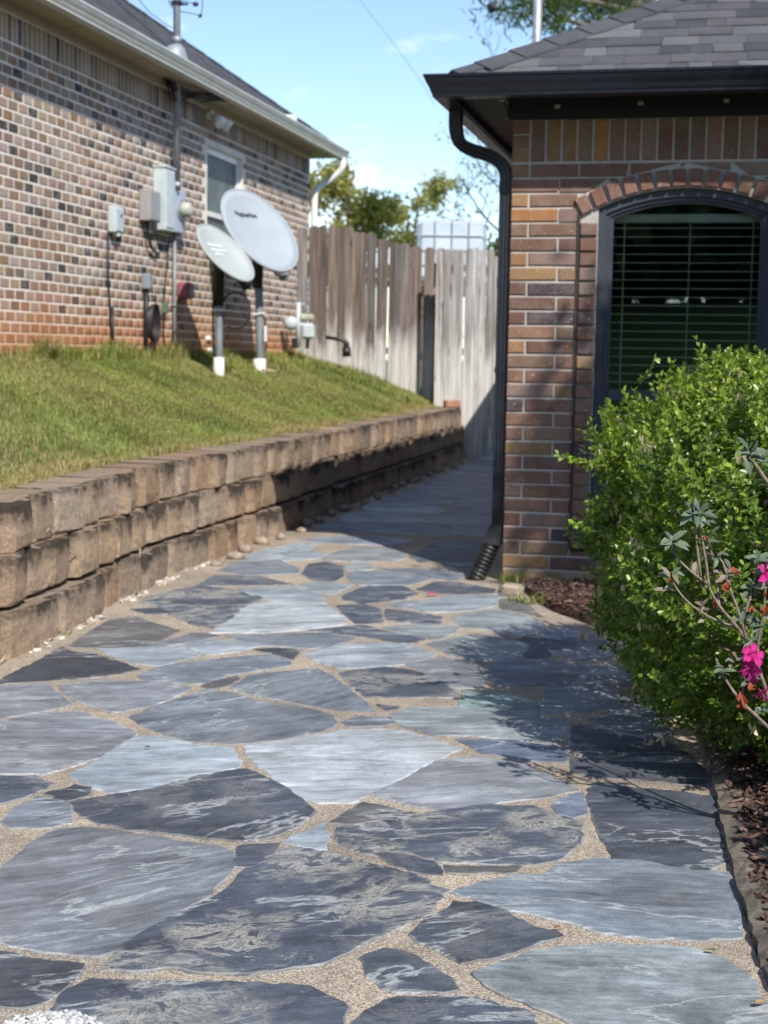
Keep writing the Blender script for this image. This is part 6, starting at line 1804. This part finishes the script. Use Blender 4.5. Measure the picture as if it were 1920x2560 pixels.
for (x_, y_, s_) in ((1098, 1445, .026), (1022, 1550, .024), (1335, 1590, .028), (1245, 2065, .028), (1185, 2140, .032), (1200, 2190, .028), (740, 1420, .016), (955, 1150, .016), (1140, 1350, .02), (900, 1080, .013), (1260, 1600, .02), (1345, 1500, .02)): flower(x_, y_, s_, RUST, 4, .8, (-.2 + rz_.gauss(0, .3), -.8, -.2))
# bulk of the azalea, mostly outside the frame to the right
def leafy_mass(parent, c, rad, n, L, cols, seed):
    g = np.random.default_rng(seed); d = unit(g.normal(0, 1, (n, 3))); P = d * (g.uniform(.45, 1, n) ** .6)[:, None] * np.array(rad) + np.array(c); D = unit(d + g.normal(0, .7, (n, 3))); N = unit(g.normal(0, .6, (n, 3)) + np.array([0, -.3, .8]))
    C = np.array(cols)[g.integers(0, len(cols), n)] * g.uniform(.75, 1.2, (n, 1)); l = L * g.uniform(.7, 1.2, n)
    V, F, CC = leaf_arrays(P, D, N, l, l * .42, C); f = link('foliage', np_mesh('foliage', V, F, CC, True), M['leaf'], parent); f['kind'] = 'stuff'
leafy_mass(az, (.34, -.66, .44), (.36, .55, .40), 5200, .038, GL, 4)
for k in range(9):
    MB().tube([(0.2, -.45, -.01), (.28 + rz_.uniform(-.1, .2), -.5 + rz_.uniform(-.2, .1), .25), (.36 + rz_.uniform(-.2, .25), -.65 + rz_.uniform(-.35, .35), .45 + rz_.uniform(0, .2))], [.009, .006, .003], 5).build('branch', M['twig'], az, True)

# ------------------------------------------------------------------ small things on the ground
M['whitestone'] = plain('white_stone', (.62, .58, .52), .8, 0, .15, 30, .4)
def pebble(name, p, s, mat, label, cat, group, seed):
    r = random.Random(seed); vs = []; fs = []; n, m_ = 8, 5
    for j in range(m_):
        ph = math.pi * (j / (m_ - 1)) - math.pi / 2
        for i in range(n):
            t = 6.283 * i / n; q = 1 + r.gauss(0, .10)
            vs.append((s[0] * math.cos(t) * math.cos(ph) * q, s[1] * math.sin(t) * math.cos(ph) * q, s[2] * (math.sin(ph) + .75) * q))
    for j in range(m_ - 1):
        for i in range(n): fs.append((j * n + i, j * n + (i + 1) % n, (j + 1) * n + (i + 1) % n, (j + 1) * n + i))
    o = MB().add(vs, fs).build(name, mat, None, True, p); o.rotation_euler = (0, 0, r.uniform(0, 3)); tag(o, label, cat, group); return o
M['tanstone'] = plain('tan_stone', (.36, .29, .22), .9, 0, .2, 30, .5)
rp = random.Random(40)
for i in range(26):
    y_ = 8.6 + i * .34 + rp.uniform(-.1, .1); x_ = wall_x(y_) + rp.uniform(.05, .12); s = rp.uniform(.03, .055)
    pebble('loose_stone', (x_, y_, .0), (s * 1.25, s * .8, s * .62), M['tanstone'], 'rounded tan stone lying along the foot of the block wall', 'stone', 'stones along the wall foot', i)
def s_foot():
    y_ = random.choice((random.uniform(6.1, 9.0), random.uniform(6.4, 8.4))); y_ = 6.15 + round((y_ - 6.15) / .62) * .62 + random.gauss(0, .09); return (wall_x(y_) + random.uniform(.0, .06), y_, .004)
WC = [(0.50, 0.45, 0.38), (0.40, 0.33, 0.26), (0.62, 0.58, 0.52)]
tag(link('stone_chips', chips(130, s_foot, .010, .032, WC, .3, .7), M['gravel']), 'pale stone chips and grit along the foot of the block wall', 'gravel', kind='stuff')
gc = at_z(140, 2575)
def s_gr():
    a = random.uniform(0, 6.283); q = random.random() ** .5; return (gc.x + .09 * q * math.cos(a), gc.y - .02 + .055 * q * math.sin(a), .010 + .016 * (1 - q) + random.uniform(0, .008))
tag(link('white_gravel', chips(420, s_gr, .008, .017, [(.60, .60, .58), (.50, .51, .50), (.66, .66, .64)], .4, .75), M['gravel']), 'small pile of white gravel chips at the edge of the paving', 'gravel', kind='stuff')
def s_mu():
    return (gc.x - .10 + random.uniform(-.35, .10), gc.y - .10 + random.uniform(-.16, .055), .006 + random.uniform(0, .012))
tag(link('bark_litter', chips(420, s_mu, .012, .05, MC, .4), M['chips']), 'dark bark litter beside the white gravel pile', 'mulch', kind='stuff')
# petal, fallen leaves
def ground_leaf(name, px, py, L, col, label, cat, ang, z=.02):
    p = at_z(px, py, z); V, F, _ = leaf_arrays(np.zeros((1, 3)), np.array([[math.cos(ang), math.sin(ang), .12]]), np.array([[0.1, 0, 1.0]]), np.array([L]), np.array([L * .5]), np.zeros((1, 3)), .5, .2)
    me = np_mesh(name, V, F, None, True); o = link(name, me, M['petal'], None, p - Vector((0, 0, .004))); o.color = (*col, 1); tag(o, label, cat); return o
ground_leaf('fallen_petal', 1066, 1484, .07, (.80, .10, .26), 'pink petal fallen on the paving near the corrugated pipe', 'petal', .2, .022)
ground_leaf('fallen_leaf', 1385, 2316, .022, (.30, .13, .06), 'tiny rust-brown leaf in the sandy joint between two dark stones', 'leaf', .6)
ground_leaf('fallen_leaf', 1888, 2505, .030, (.50, .33, .14), 'tan curled leaf on the large pale grey stone', 'leaf', .5, .022)
ground_leaf('fallen_leaf', 1795, 2372, .026, (.16, .22, .09), 'green leaf on the wide sandy joint beside the edging', 'leaf', 2.9)
ground_leaf('fallen_leaf', 1870, 2304, .022, (.36, .40, .14), 'yellow-green curled leaf in the joint along the edging stones', 'leaf', .1)
ground_leaf('fallen_leaf', 1825, 2130, .022, (.50, .36, .10), 'yellow leaf scrap beside the upper edging stones', 'leaf', 1.2)
ground_leaf('fallen_leaf', 962, 1930, .014, (.40, .16, .06), 'tiny orange leaf on the whitest large stone', 'leaf', 1.0, .022)
ground_leaf('fallen_leaf', 361, 1864, .020, (.03, .025, .02), 'small black leaf on the pale blue stone', 'leaf', .2, .022)
# loose paver on the far end of the wall, small stone by the house corner
lpv = at_depth(1130, 1003, 17.7); lpv.z = ZT - .004
o = MB().bbox((0, 0, .045), (.19, .11, .09), .012).build('loose_paver', plain('red_paver', (.42, .22, .14), .9, 0, .2, 20, .5), None, False, lpv); o.rotation_euler = (0, 0, .3); tag(o, 'loose reddish paver lying on the far end of the block wall', 'paver')
cs = at_z(1282, 1490); vs_ = MB(); vs_.bbox((0, 0, .03), (.12, .08, .07), .022); o = vs_.build('corner_stone', M['tanstone'], None, False, cs + Vector((.0, .06, -.01))); o.rotation_euler = (.05, .08, -.2); tag(o, 'pale square stone set on edge at the house corner', 'stone')
# weeds at the house corner
def tuft(p, n, hmin, hmax, wid, spread, name, label):
    g = np.random.default_rng(int(abs(p.x * 991)) + n); az_ = g.uniform(0, 6.283, n); L = g.uniform(hmin, hmax, n); P = np.array(tuple(p)) + np.stack([g.normal(0, spread, n), g.normal(0, spread * .6, n), np.zeros(n)], 1)
    D = unit(np.stack([np.cos(az_) * .7, np.sin(az_) * .7, g.uniform(.6, 1.4, n)], 1)); N = unit(np.stack([np.cos(az_), np.sin(az_), -.3 * np.ones(n)], 1)) * -1
    c0 = np.array([[.14, .20, .05]]) * g.uniform(.7, 1.4, (n, 1)); c0[g.uniform(0, 1, n) < .3] = (.42, .35, .18)
    V, F, C = leaf_arrays(P, D, N, L, np.full(n, wid), c0, .3, .3); o = link(name, np_mesh(name, V, F, C), M['grass']); tag(o, label, 'weeds', kind='stuff')
tuft(at_z(1290, 1466) + Vector((0, .05, 0)), 90, .04, .13, .007, .055, 'weeds', 'thin grassy weeds growing at the right house corner')
tuft(at_z(1325, 1510), 80, .03, .10, .007, .06, 'weeds', 'dry grassy weeds along the edge of the mulch bed')
tuft(at_z(142, 1588), 40, .02, .06, .005, .03, 'weeds', 'small green weed tuft at the foot of the block wall')
# dead creeper runners on the blocks
rv = random.Random(3)
for i, pl in enumerate([[(87, 1275), (120, 1320), (160, 1365), (205, 1405), (222, 1412)], [(120, 1270), (122, 1320), (118, 1330)], [(345, 1285), (352, 1330), (350, 1380), (347, 1412)], [(312, 1320), (318, 1352), (325, 1365)], [(335, 1200), (345, 1206), (352, 1210)], [(2, 1655), (12, 1640), (20, 1632)]]):
    pts = []
    for (x_, y_) in pl:
        o_, d_ = ray(x_, y_); best = None; t = 4.5
        while t < 9:
            q = o_ + d_ * t
            if q.x < wall_x(q.y) - .02 - .03 * max(0, q.z) / BH * .9 + .03: break
            t += .004
        pts.append(q)
    o = MB().tube([p - pts[0] for p in pts], .0032, 5).build('dry_runner', plain('dry_stem', (.50, .40, .27), .9), None, True, pts[0])
    tag(o, ['long dry creeper stem slanting across two wall blocks', 'short dry stem beside the long slanting creeper stem', 'upright dry white stem hanging down the block wall', 'short dry stem next to the upright one on the wall', 'tiny dry root near the top of the block wall', 'dry stem at the lowest visible wall block'][i], 'dry stem')
